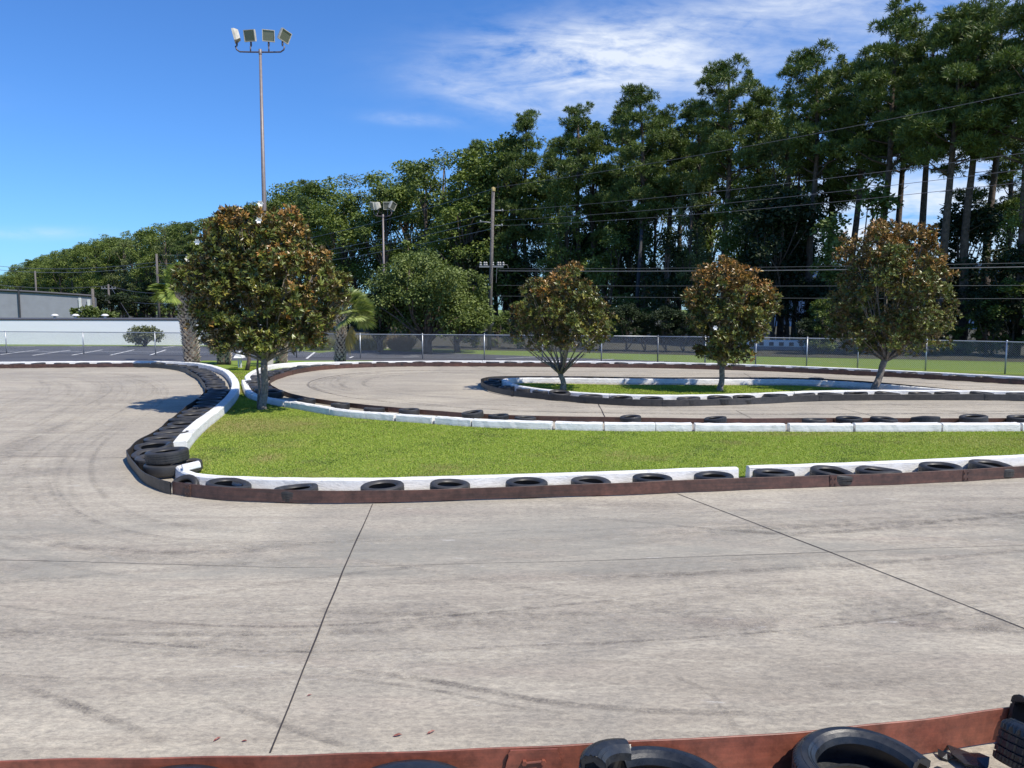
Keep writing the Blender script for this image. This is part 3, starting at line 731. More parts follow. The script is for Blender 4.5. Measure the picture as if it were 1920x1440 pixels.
def big_tyre(name, Rr, wd, a0, a1, tears, seed, lift=None, thick=.014, sidecut=0.58):
    """open carcass from angle a0 to a1 (a cut tyre), tread blocks, bead and inner face"""
    seg = 240; r = random.Random(seed); hw = wd/2; ri = Rr*sidecut
    prof = [(ri,hw*.55),(ri+.010,hw*.86),(ri+.03,hw*.99),(ri+.033,hw*.965),(ri+(Rr-ri)*.38,hw*1.06),(ri+(Rr-ri)*.40,hw*1.035),(ri+(Rr-ri)*.52,hw*1.06),(ri+(Rr-ri)*.66,hw*1.05),(ri+(Rr-ri)*.68,hw*1.02),(Rr*.93,hw*.98),(Rr*.965,hw*.90)]
    tread = []
    for z in (.78,.40,.02,-.36,-.74):
        tread += [(Rr,hw*z),(Rr,hw*(z-.27)),(Rr*.965,hw*(z-.28)),(Rr*.965,hw*(z-.36))]
    prof += tread+[(Rr*.93,-hw*.97),(ri+(Rr-ri)*.45,-hw*1.03),(ri+.01,-hw*.86),(ri,-hw*.55)]
    inner = [(ri+thick,-hw*.5),(Rr*.80,-hw*.82),(Rr-thick*2.2,-hw*.6),(Rr-thick*2,hw*.6),(Rr*.80,hw*.82),(ri+thick,hw*.5)]
    prof += inner; m = len(prof); vs = []
    for k in range(seg+1):
        t = k/seg; a = a0+(a1-a0)*t
        lf = lift(t) if lift else 0
        for i,(rr,z) in enumerate(prof):
            q = rr
            if rr >= Rr*.999 and (k%6) in (0,): q = rr-.008
            if rr >= Rr*.999 and abs(z) > hw*.55 and (k%6) in (3,): q = rr-.007
            e = 0
            if k in (0,1,seg-1,seg): e = r.uniform(-.03,.03)*(1 if k in (0,seg) else .5)
            q *= 1+.012*math.sin(3*a+seed)
            vs.append((q*math.cos(a+e), q*math.sin(a+e), z+hw*1.06+lf*(1 if z>0 else .9)))
    fs = []
    for k in range(seg):
        for i in range(m):
            j=(i+1)%m; fs.append((k*m+i,(k+1)*m+i,(k+1)*m+j,k*m+j))
    if a1-a0 < 6.2:
        fs.append(tuple(range(m-1,-1,-1))); fs.append(tuple(seg*m+i for i in range(m)))
    me = bpy.data.meshes.new(name); me.from_pydata(vs,[],fs); me.update(); me.materials.append(M['near_tyre']); me.shade_smooth()
    try: me.set_sharp_from_angle(angle=R(28))
    except Exception: pass
    return me
def near_tyre_mat():
    m, nt, b = new_mat('worn_glossy_rubber'); T = NT(nt)
    f = T.noise(T.coord(obj=False), 16, 8, .75); g = T.noise(T.coord(obj=False), 3, 4, .6)
    c = T.ramp(f, [(.3,(.011,.013,.017)),(.6,(.022,.025,.030)),(.78,(.05,.05,.05))]); c = T.mix(T.ramp(g,[(.55,0),(.75,.4)]), c, (.075,.068,.058))
    T.l(c, b.inputs['Base Color']); T.l(T.ramp(f,[(.3,.22),(.7,.42)]), b.inputs['Roughness']); T.l(T.bump(f,.003,.5), b.inputs['Normal']); return m
M['near_tyre'] = near_tyre_mat()
nfb = normals2(fb)
def put_big(x, rad, gap, me, label, rz, tilt=(0,0), z=0.0, dx=0):
    i = min(range(len(fb)), key=lambda i: abs(proj_x(fb[i]-nfb[i]*(rad+gap)+Vector((0,0,.2)))-x))
    p = fb[i]-nfb[i]*(rad+gap)
    o = bpy.data.objects.new('torn_tyre' if 'torn' in label or 'split' in label or 'cut' in label else 'car_tyre', me); col.objects.link(o)
    o.location = (p.x+dx,p.y,z); o.rotation_euler = (tilt[0],tilt[1],rz); return tag(o, label, 'tyre', 'tyres behind the foreground belt')
TW = 2*math.pi
t1 = big_tyre('t1', .37,.20, 0, TW, 0, 1, sidecut=.5)
t2 = big_tyre('t2', .37,.20, 0, TW, 0, 2, sidecut=.5)
put_big(308, .37, .015, t1, 'smooth dark tyre edge rising at the bottom left', 0, (R(-1),0), z=.0)
put_big(765, .36, .03, t2, 'smooth dark tyre with a bright glint at the bottom centre', 1, (R(-2),0), z=.0)
t3 = big_tyre('t3', .385,.215, R(-186), R(118), 0, 5, lift=lambda t: .0, sidecut=.66)
put_big(1238, .385, .01, t3, 'cut black tyre with ribbed tread left of the big open one', 0, (R(-2),R(1)), z=.012)
t3b = big_tyre('t3b', .33,.23, R(104), R(168), 0, 6, lift=lambda t: .02+.05*t, sidecut=.60)
put_big(1215, .385, .01, t3b, 'torn curled piece of glossy black tyre carcass standing on the cut tyre', 0, (R(6),R(6)), z=.03)
t4 = big_tyre('t4', .375,.215, R(12), R(352), 0, 9, lift=lambda t: .03*max(0,math.sin(t*9)), sidecut=.68)
put_big(1640, .375, .012, t4, 'large split black tyre with glossy sidewall and open centre', R(5), (R(-3),R(3)), z=.02)
t5 = big_tyre('t5', .36,.22, R(30), R(330), 0, 12, lift=lambda t: .06*abs(math.sin(t*7)), sidecut=.70)
put_big(2005, .36, .01, t5, 'torn tyre with cracked tread at the bottom right corner', R(140), (R(6),R(-8)), z=.03)
# scraps of torn rubber
def scrap(p, label, seed, s=1.0):
    r = random.Random(seed); n=9; vs=[]
    for k in range(n):
        a = TW*k/n; q = s*r.uniform(.04,.11); vs.append((q*math.cos(a),q*1.3*math.sin(a),r.uniform(.012,.04)))
    vs += [(x*.97,y*.97,z-.012) for x,y,z in vs]
    vs.append((0,0,.035)); vs.append((0,0,.02)); c1=2*n; c2=2*n+1
    fs = [(k,(k+1)%n,c1) for k in range(n)]+[(n+(k+1)%n,n+k,c2) for k in range(n)]+[(k,n+k,n+(k+1)%n,(k+1)%n) for k in range(n)]
    mb = MB(); mb.add(vs,fs); o = mb.build('tyre_scrap', M['near_tyre']); o.location=p; tag(o,label,'tyre scrap','scraps of torn rubber'); return o
scrap(P(1775,1424,.0), 'ragged scrap of black rubber between the split tyre and the corner tyre', 4, .45)
scrap(P(1830,1432,.02), 'flat scrap of black rubber sheet lying under the corner tyre', 8, 1.3)

# fallen leaves
m, nt_, b_ = new_mat('dead_leaf'); b_.inputs['Base Color'].default_value = (.16,.035,.025,1); M['dead'] = m
for x,y,l,s in [(745,1381,'small dark red leaf on the concrete, left of the other one near the bottom centre',1),(808,1375,'small dark red leaf on the concrete, right one of the pair near the bottom centre',1),(407,1388,'small red leaf on the concrete near the bottom left tyre',.9),(458,1391,'tiny dark leaf on the concrete right of the red leaf',.6),(580,1305,'tiny dark leaf right beside the long slab joint',.6)]:
    mb = MB(); mb.add([(-.028,0,.002),(-.01,.009,.008),(.012,.008,.012),(.03,0,.004),(.012,-.009,.010),(-.01,-.009,.006),(0,0,.002)], [(0,6,1),(1,6,2),(2,6,3),(3,6,4),(4,6,5),(5,6,0)])
    o = mb.build('fallen_leaf', M['dead']); q = P(x,y); o.location=(q.x,q.y,.004); o.rotation_euler=(0,0,random.uniform(0,1)); o.scale=(s,)*3; tag(o,l,'leaf','fallen leaves')

# ------------------------------------------------------------------ lawn blades
def inside(poly, X, Y):
    c = np.zeros(len(X), bool); n = len(poly)
    for i in range(n):
        x1,y1 = poly[i][0],poly[i][1]; x2,y2 = poly[(i+1)%n][0],poly[(i+1)%n][1]
        m_ = ((y1>Y)!=(y2>Y)); 
        if y1==y2: continue
        xi = (x2-x1)*(Y-y1)/(y2-y1)+x1
        c ^= (m_ & (X<xi))
    return c
def fbm(X, Y, sc_, seed):
    r = np.random.default_rng(seed); out = np.zeros(len(X)); a = 1
    for o in range(5):
        for _ in range(4):
            k = r.normal(size=2)*sc_*(1.9**o); out += a*np.sin(X*k[0]+Y*k[1]+r.uniform(0,6.28))
        a *= .6
    return out/4
def grass(name, poly, dens, hgt, label, xlim=None, z=.004, seed=1, dead=None):
    r = np.random.default_rng(seed); ps = np.array([(p[0],p[1]) for p in poly])
    x0,y0 = ps.min(0); x1,y1 = ps.max(0)
    if xlim: x0=max(x0,xlim[0]); x1=min(x1,xlim[1])
    n = int((x1-x0)*(y1-y0)*dens); X = r.uniform(x0,x1,n); Y = r.uniform(y0,y1,n)
    k = inside(poly, X, Y) & (np.abs(X) < Y*.78+1.5); X=X[k]; Y=Y[k]; n=len(X)
    a = r.uniform(0,TW,n); ln = r.uniform(.3,1.0,n)*hgt; tx = np.cos(a); ty = np.sin(a); wd = r.uniform(.003,.006,n)*(1+Y/20)
    f = fbm(X,Y,.8,seed+3); g = fbm(X,Y,4.0,seed+5)
    bx = -ty*wd; by = tx*wd
    V = np.zeros((n,3,3)); V[:,0]=np.stack([X-bx,Y-by,np.full(n,z)],1); V[:,1]=np.stack([X+bx,Y+by,np.full(n,z)],1)
    V[:,2]=np.stack([X+tx*ln*.7,Y+ty*ln*.7,z+ln],1)
    base = np.array([.24,.33,.04]); lite = np.array([.41,.48,.08]); dry = np.array([.40,.31,.14]); dk = np.array([.085,.14,.024])
    u = r.random(n)[:,None]; c = base*(1-u)+lite*u
    c = np.where((g+.6*r.normal(size=n)>.9)[:,None], dk*1.1, c)
    s = np.clip((f+.4*g-.55)*.8,0,.65)[:,None]; c = c*(1-s)+dry*s*.95
    if dead is not None:
        for (p,rad,am) in dead:
            d = np.exp(-(((X-p.x)/rad[0])**2+((Y-p.y)/rad[1])**2))[:,None]*am; c = c*(1-d)+dry*d
    k = r.random(n)<.05; c[k] = dry
    C = np.repeat(c,3,0)
    o = np_obj(name, V.reshape(-1,3), 3, M['blade'], None, C); tag(o, label, 'grass', kind='stuff'); return o
dead = [(P(500,860),(.28,.4),1.0),(P(520,835),(.5,.5),.35),(P(490,800),(1.2,1.0),.75),(P(430,795),(.9,1.2),.5),(P(335,880),(.3,.9),.8),(P(450,735),(.25,1.2),.9),(P(1500,815),(1.2,.25),.6),(P(1870,830),(1.6,.8),.4)]
grass('lawn_grass', lawn_pts, 3600, .024, 'short mown bright green grass of the big lawn', (-12,22), .004, 11, dead)
grass('island_grass', isl, 1800, .035, 'short green grass under the three island magnolias', None, .004, 12)

# ------------------------------------------------------------------ chain link fence
fpx = [(-420,680),(-280,680),(-130,680),(10,679),(155,679),(290,680),(425,681),(555,682),(675,682),(792,682),(908,683),(1017,683.5),(1128,684.5),(1234,686.5),(1323,688.5),(1418,691.5),(1514,695),(1610,699),(1738,706),(1888,713),(2060,724),(2260,740)]
fence_pts = []
FH = 1.25
for (x,_) in fpx:
    # depth from the top rail row
    ty = np.interp(x, [-420,0,155,290,675,908,1234,1418,1514,1610,1738,1888,2260], [620.5,621,622,623,626,627.3,630,632,633.5,635,637,640,650])
    q = P(x, float(ty), FH); fence_pts.append(Vector((q.x,q.y,0)))
def fence_part(pts, label):
    root = thing('chain_link_fence', label, 'fence', tuple(pts[len(pts)//2]), 0, 'chain link fence lengths'); o = root.location
    for p in pts:
        mb = MB(); q = p-o; mb.tube([(q.x,q.y,-.03),(q.x,q.y,FH+.0)], .030, 10); mb.lathe([(.036,FH-.01),(.036,FH+.02),(.02,FH+.045),(.001,FH+.05)], 10, c=(q.x,q.y,0))
        mb.build('post', M['galv'], root, True)
    mb = MB(); mb.tube([p-o+Vector((0,0,FH-.02)) for p in pts], .022, 8); mb.build('top_rail', M['galv'], root, True)
    for a,b in zip(pts,pts[1:]):
        d = (b-a); Ln = d.length; d.normalize(); nn_ = Vector((-d.y,d.x,0)); mb = MB(); pitch = .078; h = FH-.06; z0 = .04
        s = -h
        while s < Ln:
            for dirn in (1,-1):
                e0 = s if dirn==1 else s+h; e1 = s+h if dirn==1 else s
                za, zb = z0, z0+h
                # clip to the panel
                def cl_(e0,z_0,e1,z_1):
                    pts_ = [(e0,z_0),(e1,z_1)]
                    t0,t1 = 0,1; de = e1-e0
                    for lim,sg in ((0,1),(Ln,-1)):
                        f0 = (e0-lim)*sg; f1=(e1-lim)*sg
                        if f0<0 and f1<0: return None
                        if f0<0: t0=max(t0, f0/(f0-f1))
                        elif f1<0: t1=min(t1, f0/(f0-f1))
                    if t1-t0 < .01: return None
                    L_ = lambda t:(e0+de*t, z_0+(z_1-z_0)*t)
                    return L_(t0),L_(t1)
                c_ = cl_(e0,za,e1,zb)
                if c_:
                    (ea,z1),(eb,z2) = c_; wv = nn_*(.004*dirn)
                    A = a-o+d*ea+wv; B = a-o+d*eb+wv
                    mb.tube([(A.x,A.y,z1),(B.x,B.y,z2)], .0031, 3, cap=False)
            s += pitch
        mb.build('wire_mesh', M['wire'], root)
    return root
fence_part(fence_pts[:8], 'chain link fence on the left in front of the white building')
fence_part(fence_pts[7:14], 'chain link fence length in the middle, from the palms to the tagged pole')
fence_part(fence_pts[13:], 'chain link fence length on the right behind the island magnolias')

# ------------------------------------------------------------------ foliage machinery
def unit(v): return v/np.maximum(np.linalg.norm(v,axis=1,keepdims=True),1e-9)
def leaf_quads(B, D, N, Ln, Wd, fold=.12):
    """folded diamond leaves: base B, direction D, normal N"""
    D = unit(D); S = unit(np.cross(D,N)); U_ = np.cross(S,D)
    n = len(B); V = np.zeros((n,6,3)); Ln = Ln[:,None]; Wd = Wd[:,None]
    mid = B+D*Ln*.5; tip = B+D*Ln
    l = mid-S*Wd/2+U_*Wd*fold; r_ = mid+S*Wd/2+U_*Wd*fold
    V[:,0]=B; V[:,1]=r_; V[:,2]=tip; V[:,3]=B; V[:,4]=tip; V[:,5]=l
    return V.reshape(-1,3)
def sample_blobs(blobs, n, r, shell=(.72,1.04), sub=7, subr=.42):
    """points and outward directions on a two-level cluster of ellipsoids; blobs (x,y,z,rx,rz)"""
    subs = []
    for b in blobs:
        for _ in range(sub):
            v = r.normal(size=3); v/=np.linalg.norm(v); v[2]=v[2]*.9+.12
            subs.append((b[0]+v[0]*b[3]*.66, b[1]+v[1]*b[3]*.66, b[2]+v[2]*b[4]*.66, b[3]*subr*r.uniform(.8,1.25), b[4]*subr*r.uniform(.8,1.25)))
    S = np.array(subs); w_ = (S[:,3]**2); w_/=w_.sum(); i = r.choice(len(S), n, p=w_)
    v = unit(r.normal(size=(n,3))); v[:,2] = np.where((v[:,2]<-.2)&(r.random(n)<.5), -v[:,2], v[:,2])
    rad = r.uniform(shell[0]**2,shell[1]**2,n)**.5
    p = np.stack([S[i,0]+v[:,0]*S[i,3]*rad, S[i,1]+v[:,1]*S[i,3]*rad, S[i,2]+v[:,2]*S[i,4]*rad],1)
    return p, v
def limb(mb, a, b, r0, r1, bend=.1, n=5, seg=6, r=random):
    a=Vector(a); b=Vector(b); L_=(b-a).length; off=Vector((r.uniform(-1,1),r.uniform(-1,1),r.uniform(-.4,.6)))*bend*L_
    pts=[a.lerp(b,t)+off*math.sin(math.pi*t) for t in np.linspace(0,1,n)]
    mb.tube(pts, [r0+(r1-r0)*t for t in np.linspace(0,1,n)], seg)

# magnolias ----------------------------------------------------------------
def magnolia(base_px, blobs_px, n_tufts, label, fork_px, flowers=(), stems=None, leafL=.15, seed=1, trunk_r=.11, rust=.3, fit=1.0, ylow=660):
    base = P(*base_px); base.z = 0; Y = base.y; k = Y*math.cos(PITCH)/FPX
    r = np.random.default_rng(seed); rr = random.Random(seed)
    root = thing('magnolia_tree', label, 'tree', tuple(base), 0, 'magnolia trees')
    bl = []
    for (x,y,rp) in blobs_px:
        q = at_depth(x,y,Y); rad = rp*k; bl.append((q.x-base.x, rr.uniform(-.35,.35)*rad*1.6, q.z, rad*fit*.92, rad*fit*.92))
    # round the crown in depth
    xs=[b[0] for b in bl]; half=(max(xs)-min(xs))/2+.3; cz=sum(b[2] for b in bl)/len(bl); cx=(max(xs)+min(xs))/2
    extra=[]
    for b in bl:
        d=math.sqrt(max(0,half**2-(b[0]-cx)**2))
        for s in (-1,1):
            if d>b[3]*.8 and rr.random() < .92: extra.append((b[0]*.92+rr.uniform(-.15,.15), s*(d*.60), b[2]-.1, b[3]*.80, b[4]*.80))
    bl2 = [(b[0],b[1],b[2],b[3],b[4]) for b in bl]+extra
    leafL *= .86; n_tufts = int(n_tufts*3.0); p, v = sample_blobs(bl2, n_tufts, r, (.58,1.0), 7, .41)
    n3 = fbm(p[:,0]+.7*p[:,1], p[:,2]-.6*p[:,1], 2.0, seed+40); kp = (n3 < .42+.5*r.random(len(p))) & (p[:,2] > at_depth(CX,ylow,Y).z+.12*r.normal(size=len(p))); p = p[kp]; v = v[kp]; n_tufts = len(p)
    topz = p[:,2].max(); botz = p[:,2].min()
    K = 7
    axis = unit(v+np.array([0,0,.55])+r.normal(size=v.shape)*.35)
    t1_ = unit(np.cross(axis, r.normal(size=v.shape))); t2_ = np.cross(axis,t1_)
    Vs=[]; Cs=[]
    hrel = (p[:,2]-botz)/(topz-botz)
    pr = rust*(.04+1.9*hrel**3.6)*(1+.9*fbm(p[:,0]*1.0,p[:,2]*1.3+p[:,1],1.6,seed)); rusty = (r.random(n_tufts)*.5+.25+.45*fbm(p[:,0],p[:,2]+p[:,1],2.5,seed+9)) < np.clip(pr,0.0,.95)
    ut = r.random(n_tufts)*.75; yel_t = r.random(n_tufts)<.10
    for j in range(K):
        a = TW*j/K+r.uniform(-.3,.3,n_tufts); sp_ = r.uniform(.35,1.15,n_tufts)[:,None]
        D = unit(axis*(1.05-sp_*.55)+(t1_*np.cos(a)[:,None]+t2_*np.sin(a)[:,None])*sp_)
        N = unit(axis*1.0-D*.2+r.normal(size=v.shape)*.12)
        L_ = r.uniform(.5,1.25,n_tufts)*leafL
        Vs.append(leaf_quads(p+D*.01, D, N, L_, L_*.40, .16))
        u = (ut+.25*r.random(n_tufts))[:,None]
        c = np.array([.046,.068,.015])*(1-u)+np.array([.20,.225,.04])*u
        yel = (yel_t)[:,None]; c = np.where(yel, np.array([.30,.27,.055]), c)
        cr = np.array([.34,.145,.03])*(1-u)+np.array([.30,.20,.05])*u
        c = np.where((rusty&(r.random(n_tufts)<.9))[:,None], cr, c)
        Cs.append(np.repeat(c,6,0))
    np_obj('crown', np.concatenate(Vs), 3, M['magnolia'], root, np.concatenate(Cs))
    # trunk and limbs
    mb = MB(); f = at_depth(fork_px[0],fork_px[1],Y)-base; f.y = 0
    pts = [Vector((0,0,-.03)), Vector((0,0,.10))]+[Vector((f.x*t+.03*math.sin(t*5),.02*math.sin(t*4),.10+(f.z-.10)*t)) for t in (.25,.5,.75,1)]
    mb.tube(pts, [trunk_r*1.45,trunk_r*1.12,trunk_r,trunk_r*.95,trunk_r*.97,trunk_r*.9], 14)
    for b in bl2:
        if rr.random() < .6: continue
        e = f.lerp(Vector(b[:3]),.9)
        mid = f.lerp(e,.5)+Vector((0,0,-.12*(e-f).length*.3))
        mb.tube([f-Vector((0,0,.08)), f.lerp(mid,.5)+Vector((rr.uniform(-.05,.05),rr.uniform(-.05,.05),.0)), mid, e], [trunk_r*.42,trunk_r*.30,trunk_r*.18,trunk_r*.05], 7)
        for _ in range(4):
            q = e+Vector((rr.uniform(-1,1),rr.uniform(-1,1),rr.uniform(-.7,.9)))*b[3]*.6; limb(mb, mid.lerp(e,rr.uniform(.2,.9)), q, trunk_r*.10, .005, .08, 4, 5, rr)
    mb.build('trunk', M['bark'], root, True)
    if stems:
        for (x0,y0,x1,y1,rd) in stems:
            a = P(x0,y0)-base; b = at_depth(x1,y1,Y+a.y)-base
            mb = MB(); mb.tube([a-Vector((0,0,.02)), a.lerp(b,.4)+Vector((.03,0,0)), a.lerp(b,.7)-Vector((.02,0,0)), b], [rd*1.2,rd,rd*.85,rd*.5], 8); mb.build('side_stem', M['bark'], root, True)
    for (x,y) in flowers:
        q = at_depth(x,y,Y)-base
        # push to the crown surface facing outward
        d2 = ((p[:,0]-q.x)**2+(p[:,2]-q.z)**2); cand = np.where(d2 < .03)[0]
        yv = p[cand,1].min()-.06 if len(cand) else -.4
        mb = MB()
        for j in range(6):
            a = TW*j/6; d_ = Vector((math.cos(a),-.55,math.sin(a))).normalized(); s_ = Vector((-math.sin(a),0,math.cos(a)))
            c = Vector((q.x,yv,q.z)); mb.add([c, c+d_*.045-s_*.03, c+d_*.085, c+d_*.045+s_*.03], [(0,1,2,3)])
        fo = mb.build('flower', M['petal'], root)
        sm = fo.modifiers.new('t','SOLIDIFY'); sm.thickness = .006
    return root
magnolia((492,768), [(432,436,44),(402,455,30),(478,420,40),(530,430,44),(565,440,30),(445,480,48),(405,505,48),(366,512,28),(370,545,32),(480,500,60),(545,500,50),(590,492,38),(622,525,38),(640,556,20),(405,565,50),(450,560,55),(520,560,60),(585,560,50),(560,610,50),(500,612,50),(440,615,42),(398,610,30),(430,645,26),(520,640,36),(575,638,26),(610,600,26),(465,400,18),(405,630,22),(465,640,28),(550,638,28),(590,640,18),(500,645,22),(375,600,26)],
         3300, 'largest magnolia with white blossoms and rusty top, beside the S bend', (498,672), [(527,428),(529,399),(413,463),(356,486)], [(484,765,484,660,.035)], .145, 11, .088, .42, 1.02, 655)
magnolia((1056,732), [(1050,520,26),(1075,510,18),(1040,545,36),(1005,560,36),(1085,560,40),(1125,580,32),(1140,600,22),(975,585,26),(985,615,34),(1040,595,48),(1090,605,42),(1130,625,26),(1020,635,28),(1065,640,30),(970,635,14),(1000,650,18),(1100,650,20),(1050,655,20)],
         1700, 'rounded magnolia with forked trunk at the left end of the island', (1052,698), [], None, .135, 12, .085, .75, 1.0, 648)
magnolia((1350,733), [(1345,498,20),(1372,510,26),(1400,515,24),(1330,530,36),(1380,545,40),(1420,555,32),(1445,580,24),(1310,560,30),(1340,585,46),(1400,595,42),(1305,610,22),(1345,635,42),(1395,630,30),(1425,615,22),(1335,665,26),(1318,655,16),(1360,670,24),(1385,660,20)],
         1700, 'middle magnolia of the island with a short straight trunk', (1356,685), [(1323,613)], None, .135, 13, .085, .85, 1.0, 680)
magnolia((1640,733), [(1625,440,26),(1660,440,30),(1700,438,26),(1720,460,24),(1600,475,26),(1650,485,44),(1705,490,38),(1740,510,30),(1620,525,42),(1590,560,34),(1680,545,55),(1745,560,44),(1778,580,20),(1575,590,22),(1620,600,44),(1690,605,50),(1745,605,34),(1640,640,36),(1700,645,32),(1590,625,22),(1762,640,14),(1670,660,24),(1610,655,20)],
         2500, 'tallest magnolia of the island with leaning trunk, rightmost of the three', (1661,672), [(1605,470)], None, .135, 14, .10, .80, 1.0, 655)

# palms ---------------------------------------------------------------------
def palm(base, H, rad, label, top_off=(0,0), n_fronds=20, seed=1, fr_len=1.0, colr=((.10,.15,.03),(.22,.24,.06)), dead=4, boots=True, bias=None, arc=TW):
    r = random.Random(seed); rn = np.random.default_rng(seed)
    root = thing('fan_palm', label, 'palm tree', tuple(base), 0, 'fan palms')
    top = Vector((top_off[0],top_off[1],H))
    pts = [Vector((0,0,-.03)).lerp(top,t)+Vector((.04*math.sin(3*t),0,0)) for t in np.linspace(0,1,7)]
    mb = MB(); mb.tube(pts, [rad*1.15,rad,rad*.95,rad*.95,rad*.95,rad,rad*.7], 16); mb.build('trunk', M['bark_dark'], root, True)
    mb = MB(); nz = int(H/.11)
    for i in range(nz):
        t = (i+.5)/nz; c = Vector((0,0,0)).lerp(top,t)+Vector((.04*math.sin(3*t),0,0)); m = 9
        for k in range(m):
            a = TW*(k+(i%2)*.5)/m+r.uniform(-.08,.08); d = Vector((math.cos(a),math.sin(a),0)); s = Vector((-d.y,d.x,0)); q = c+d*(rad*.93)
            w_ = rad*.30*r.uniform(.8,1.15); l_ = .15*r.uniform(.8,1.2); o_ = rad*.34*r.uniform(.7,1.3); lean=s*r.choice((-1,1))*.03
            vs = [q-s*w_,q+s*w_,q+s*w_*.55+d*o_+lean+Vector((0,0,l_)),q-s*w_*.55+d*o_+lean+Vector((0,0,l_)),q+Vector((0,0,l_*.5))-s*w_*.4+d*.0,q+Vector((0,0,l_*.5))+s*w_*.4]
            mb.add(vs, [(0,1,2,3),(0,3,4),(1,5,2),(3,2,5,4)])
    mb.build('leaf_boots', M['boot'], root)
    for i in range(n_fronds+dead):
        isd = i >= n_fronds
        az = r.uniform(0,arc) if bias is None else r.gauss(bias[0],bias[1]); el = R(r.uniform(-8,78)) if not isd else R(r.uniform(-50,-12))
        d = Vector((math.cos(az)*math.cos(el),math.sin(az)*math.cos(el),math.sin(el)))
        L_ = fr_len*r.uniform(.55,.75); e = top+d*L_+Vector((0,0,-.10*L_ if not isd else -.25*L_))
        mb = MB(); mb.tube([top-Vector((0,0,.05)), top+d*L_*.5+Vector((0,0,.03)), e], [.022,.016,.012], 5)
        s = d.cross(Vector((0,0,1))).normalized(); rl_ = Matrix.Rotation(r.gauss(0,.8),3,d); s = rl_ @ s; u = s.cross(d).normalized()
        nl = 34
        B=[];D_=[];N_=[];LL=[]
        for k in range(nl):
            a = (k/(nl-1)-.5)*R(200); dd = d*math.cos(a)+s*math.sin(a)+u*.12*abs(math.sin(a)); B.append(e); D_.append(dd); N_.append(u+s*r.uniform(-.5,.5)); LL.append(fr_len*(.62-.16*abs(a)/1.7)*r.uniform(.85,1.1))
        B=np.array([tuple(x) for x in B]); D_=unit(np.array([tuple(x) for x in D_])); N_=unit(np.array([tuple(x) for x in N_])); LL=np.array(LL)
        S_ = unit(np.cross(D_,N_)); wv=.034*fr_len+.008
        m1 = B+D_*LL[:,None]*.5; t_ = B+D_*LL[:,None]+np.array([0,0,-1])*(LL[:,None]*(.22 if not isd else .32))
        V = np.zeros((nl,9,3))
        V[:,0]=B;V[:,1]=m1+S_*wv;V[:,2]=m1-S_*wv;V[:,3]=m1+S_*wv;V[:,4]=t_;V[:,5]=m1-S_*wv;V[:,6]=B;V[:,7]=m1-S_*wv;V[:,8]=m1+S_*wv
        V = V[:,:6]
        c0,c1 = (colr if not isd else ((.30,.23,.08),(.44,.34,.12))); u_ = rn.random(nl)[:,None]; c = np.array(c0)*(1-u_)+np.array(c1)*u_
        fr = np_obj('frond', V.reshape(-1,3), 3, M['frond'], root, np.repeat(c,6,0))
        st = mb.build('leaf_stalk', M['stalk'], fr)
    return root
M['boot'] = simple('palm_boots', (.40,.35,.29), .9, var=.55, scale=18)
M['stalk'] = simple('palm_stalk', (.22,.22,.09), .6)
palm(P(361,686), 3.25, .30, 'palm with thick booted trunk left of the largest magnolia', (-.22,-.2), 44, 21, 1.2, ((.12,.18,.04),(.30,.36,.09)), 5)
palm(P(637,684), 2.2, .23, 'short palm with wind swept fronds right of the largest magnolia', (.1,0), 24, 22, 1.35, ((.16,.22,.06),(.38,.42,.16)), 2, bias=(-.2,1.0))
palm(P(420,683), 1.5, .28, 'palm with criss crossed pale boots half hidden under the magnolia, left one', (0,0), 16, 23, .8)
palm(P(527,684), 1.6, .24, 'palm with criss crossed boots half hidden under the magnolia, right one', (0,0), 16, 24, .8)

# ------------------------------------------------------------------ forest kit
def broad_tree(name, H, crown_r, z0, n_leaves, seed, cols, leafL=.24, nb=14, dens_top=1, trunk_r=.22, mat=None, low=False):
    r = np.random.default_rng(seed); rr = random.Random(seed)
    root = thing(name, 'x', 'tree')
    bl=[]; zc=(z0+H)/2; hz=(H-z0)/2
    for i in range(nb):
        a = rr.uniform(0,TW); t = rr.uniform(-.95,.9); rad = crown_r*math.sqrt(max(.05,1-t*t))*rr.uniform(.25,.8); s = crown_r*rr.uniform(.28,.46)
        bl.append((rad*math.cos(a), rad*math.sin(a), zc+t*(hz-s*.6), s, s*rr.uniform(.75,1.0)))
    bl.append((0,0,H-crown_r*.3,crown_r*.38,crown_r*.34))
    p, v = sample_blobs(bl, n_leaves, r, (.55,1.06), 8, .38)
    N = unit(v*.8+np.array([0,0,.7])+r.normal(size=v.shape)*.55); D = unit(np.cross(N, r.normal(size=v.shape))+v*.25)
    L_ = r.uniform(.6,1.2,n_leaves)*leafL
    u = r.random(n_leaves)[:,None]; w_ = (.5+.5*np.sin(p[:,0]*1.1+seed)*np.sin(p[:,2]*1.3+p[:,1]))[:,None]
    c = np.array(cols[0])*(1-u)+np.array(cols[1])*u; c = c*(1-.35*w_)+np.array(cols[2])*.35*w_
    cr = np_obj('crown', leaf_quads(p, D, N, L_, L_*.62, .1), 3, mat or M['leaf'], root, np.repeat(c,6,0))
    mb = MB(); tz = zc if not low else z0+hz*.6
    mb.tube([(0,0,-.1),(rr.uniform(-.2,.2),0,tz*.4),(rr.uniform(-.3,.3),rr.uniform(-.3,.3),tz),(0,0,H-crown_r*.5)], [trunk_r*1.3,trunk_r,trunk_r*.7,trunk_r*.15], 9)
    for b in bl: limb(mb, (0,0,max(z0*.7,b[2]-b[3]*2.2-crown_r*.4)), b[:3], trunk_r*.35, .03, .12, 4, 5, rr)
    tr = mb.build('trunk', M['bark_dark'], root, True)
    return root, [cr,tr]
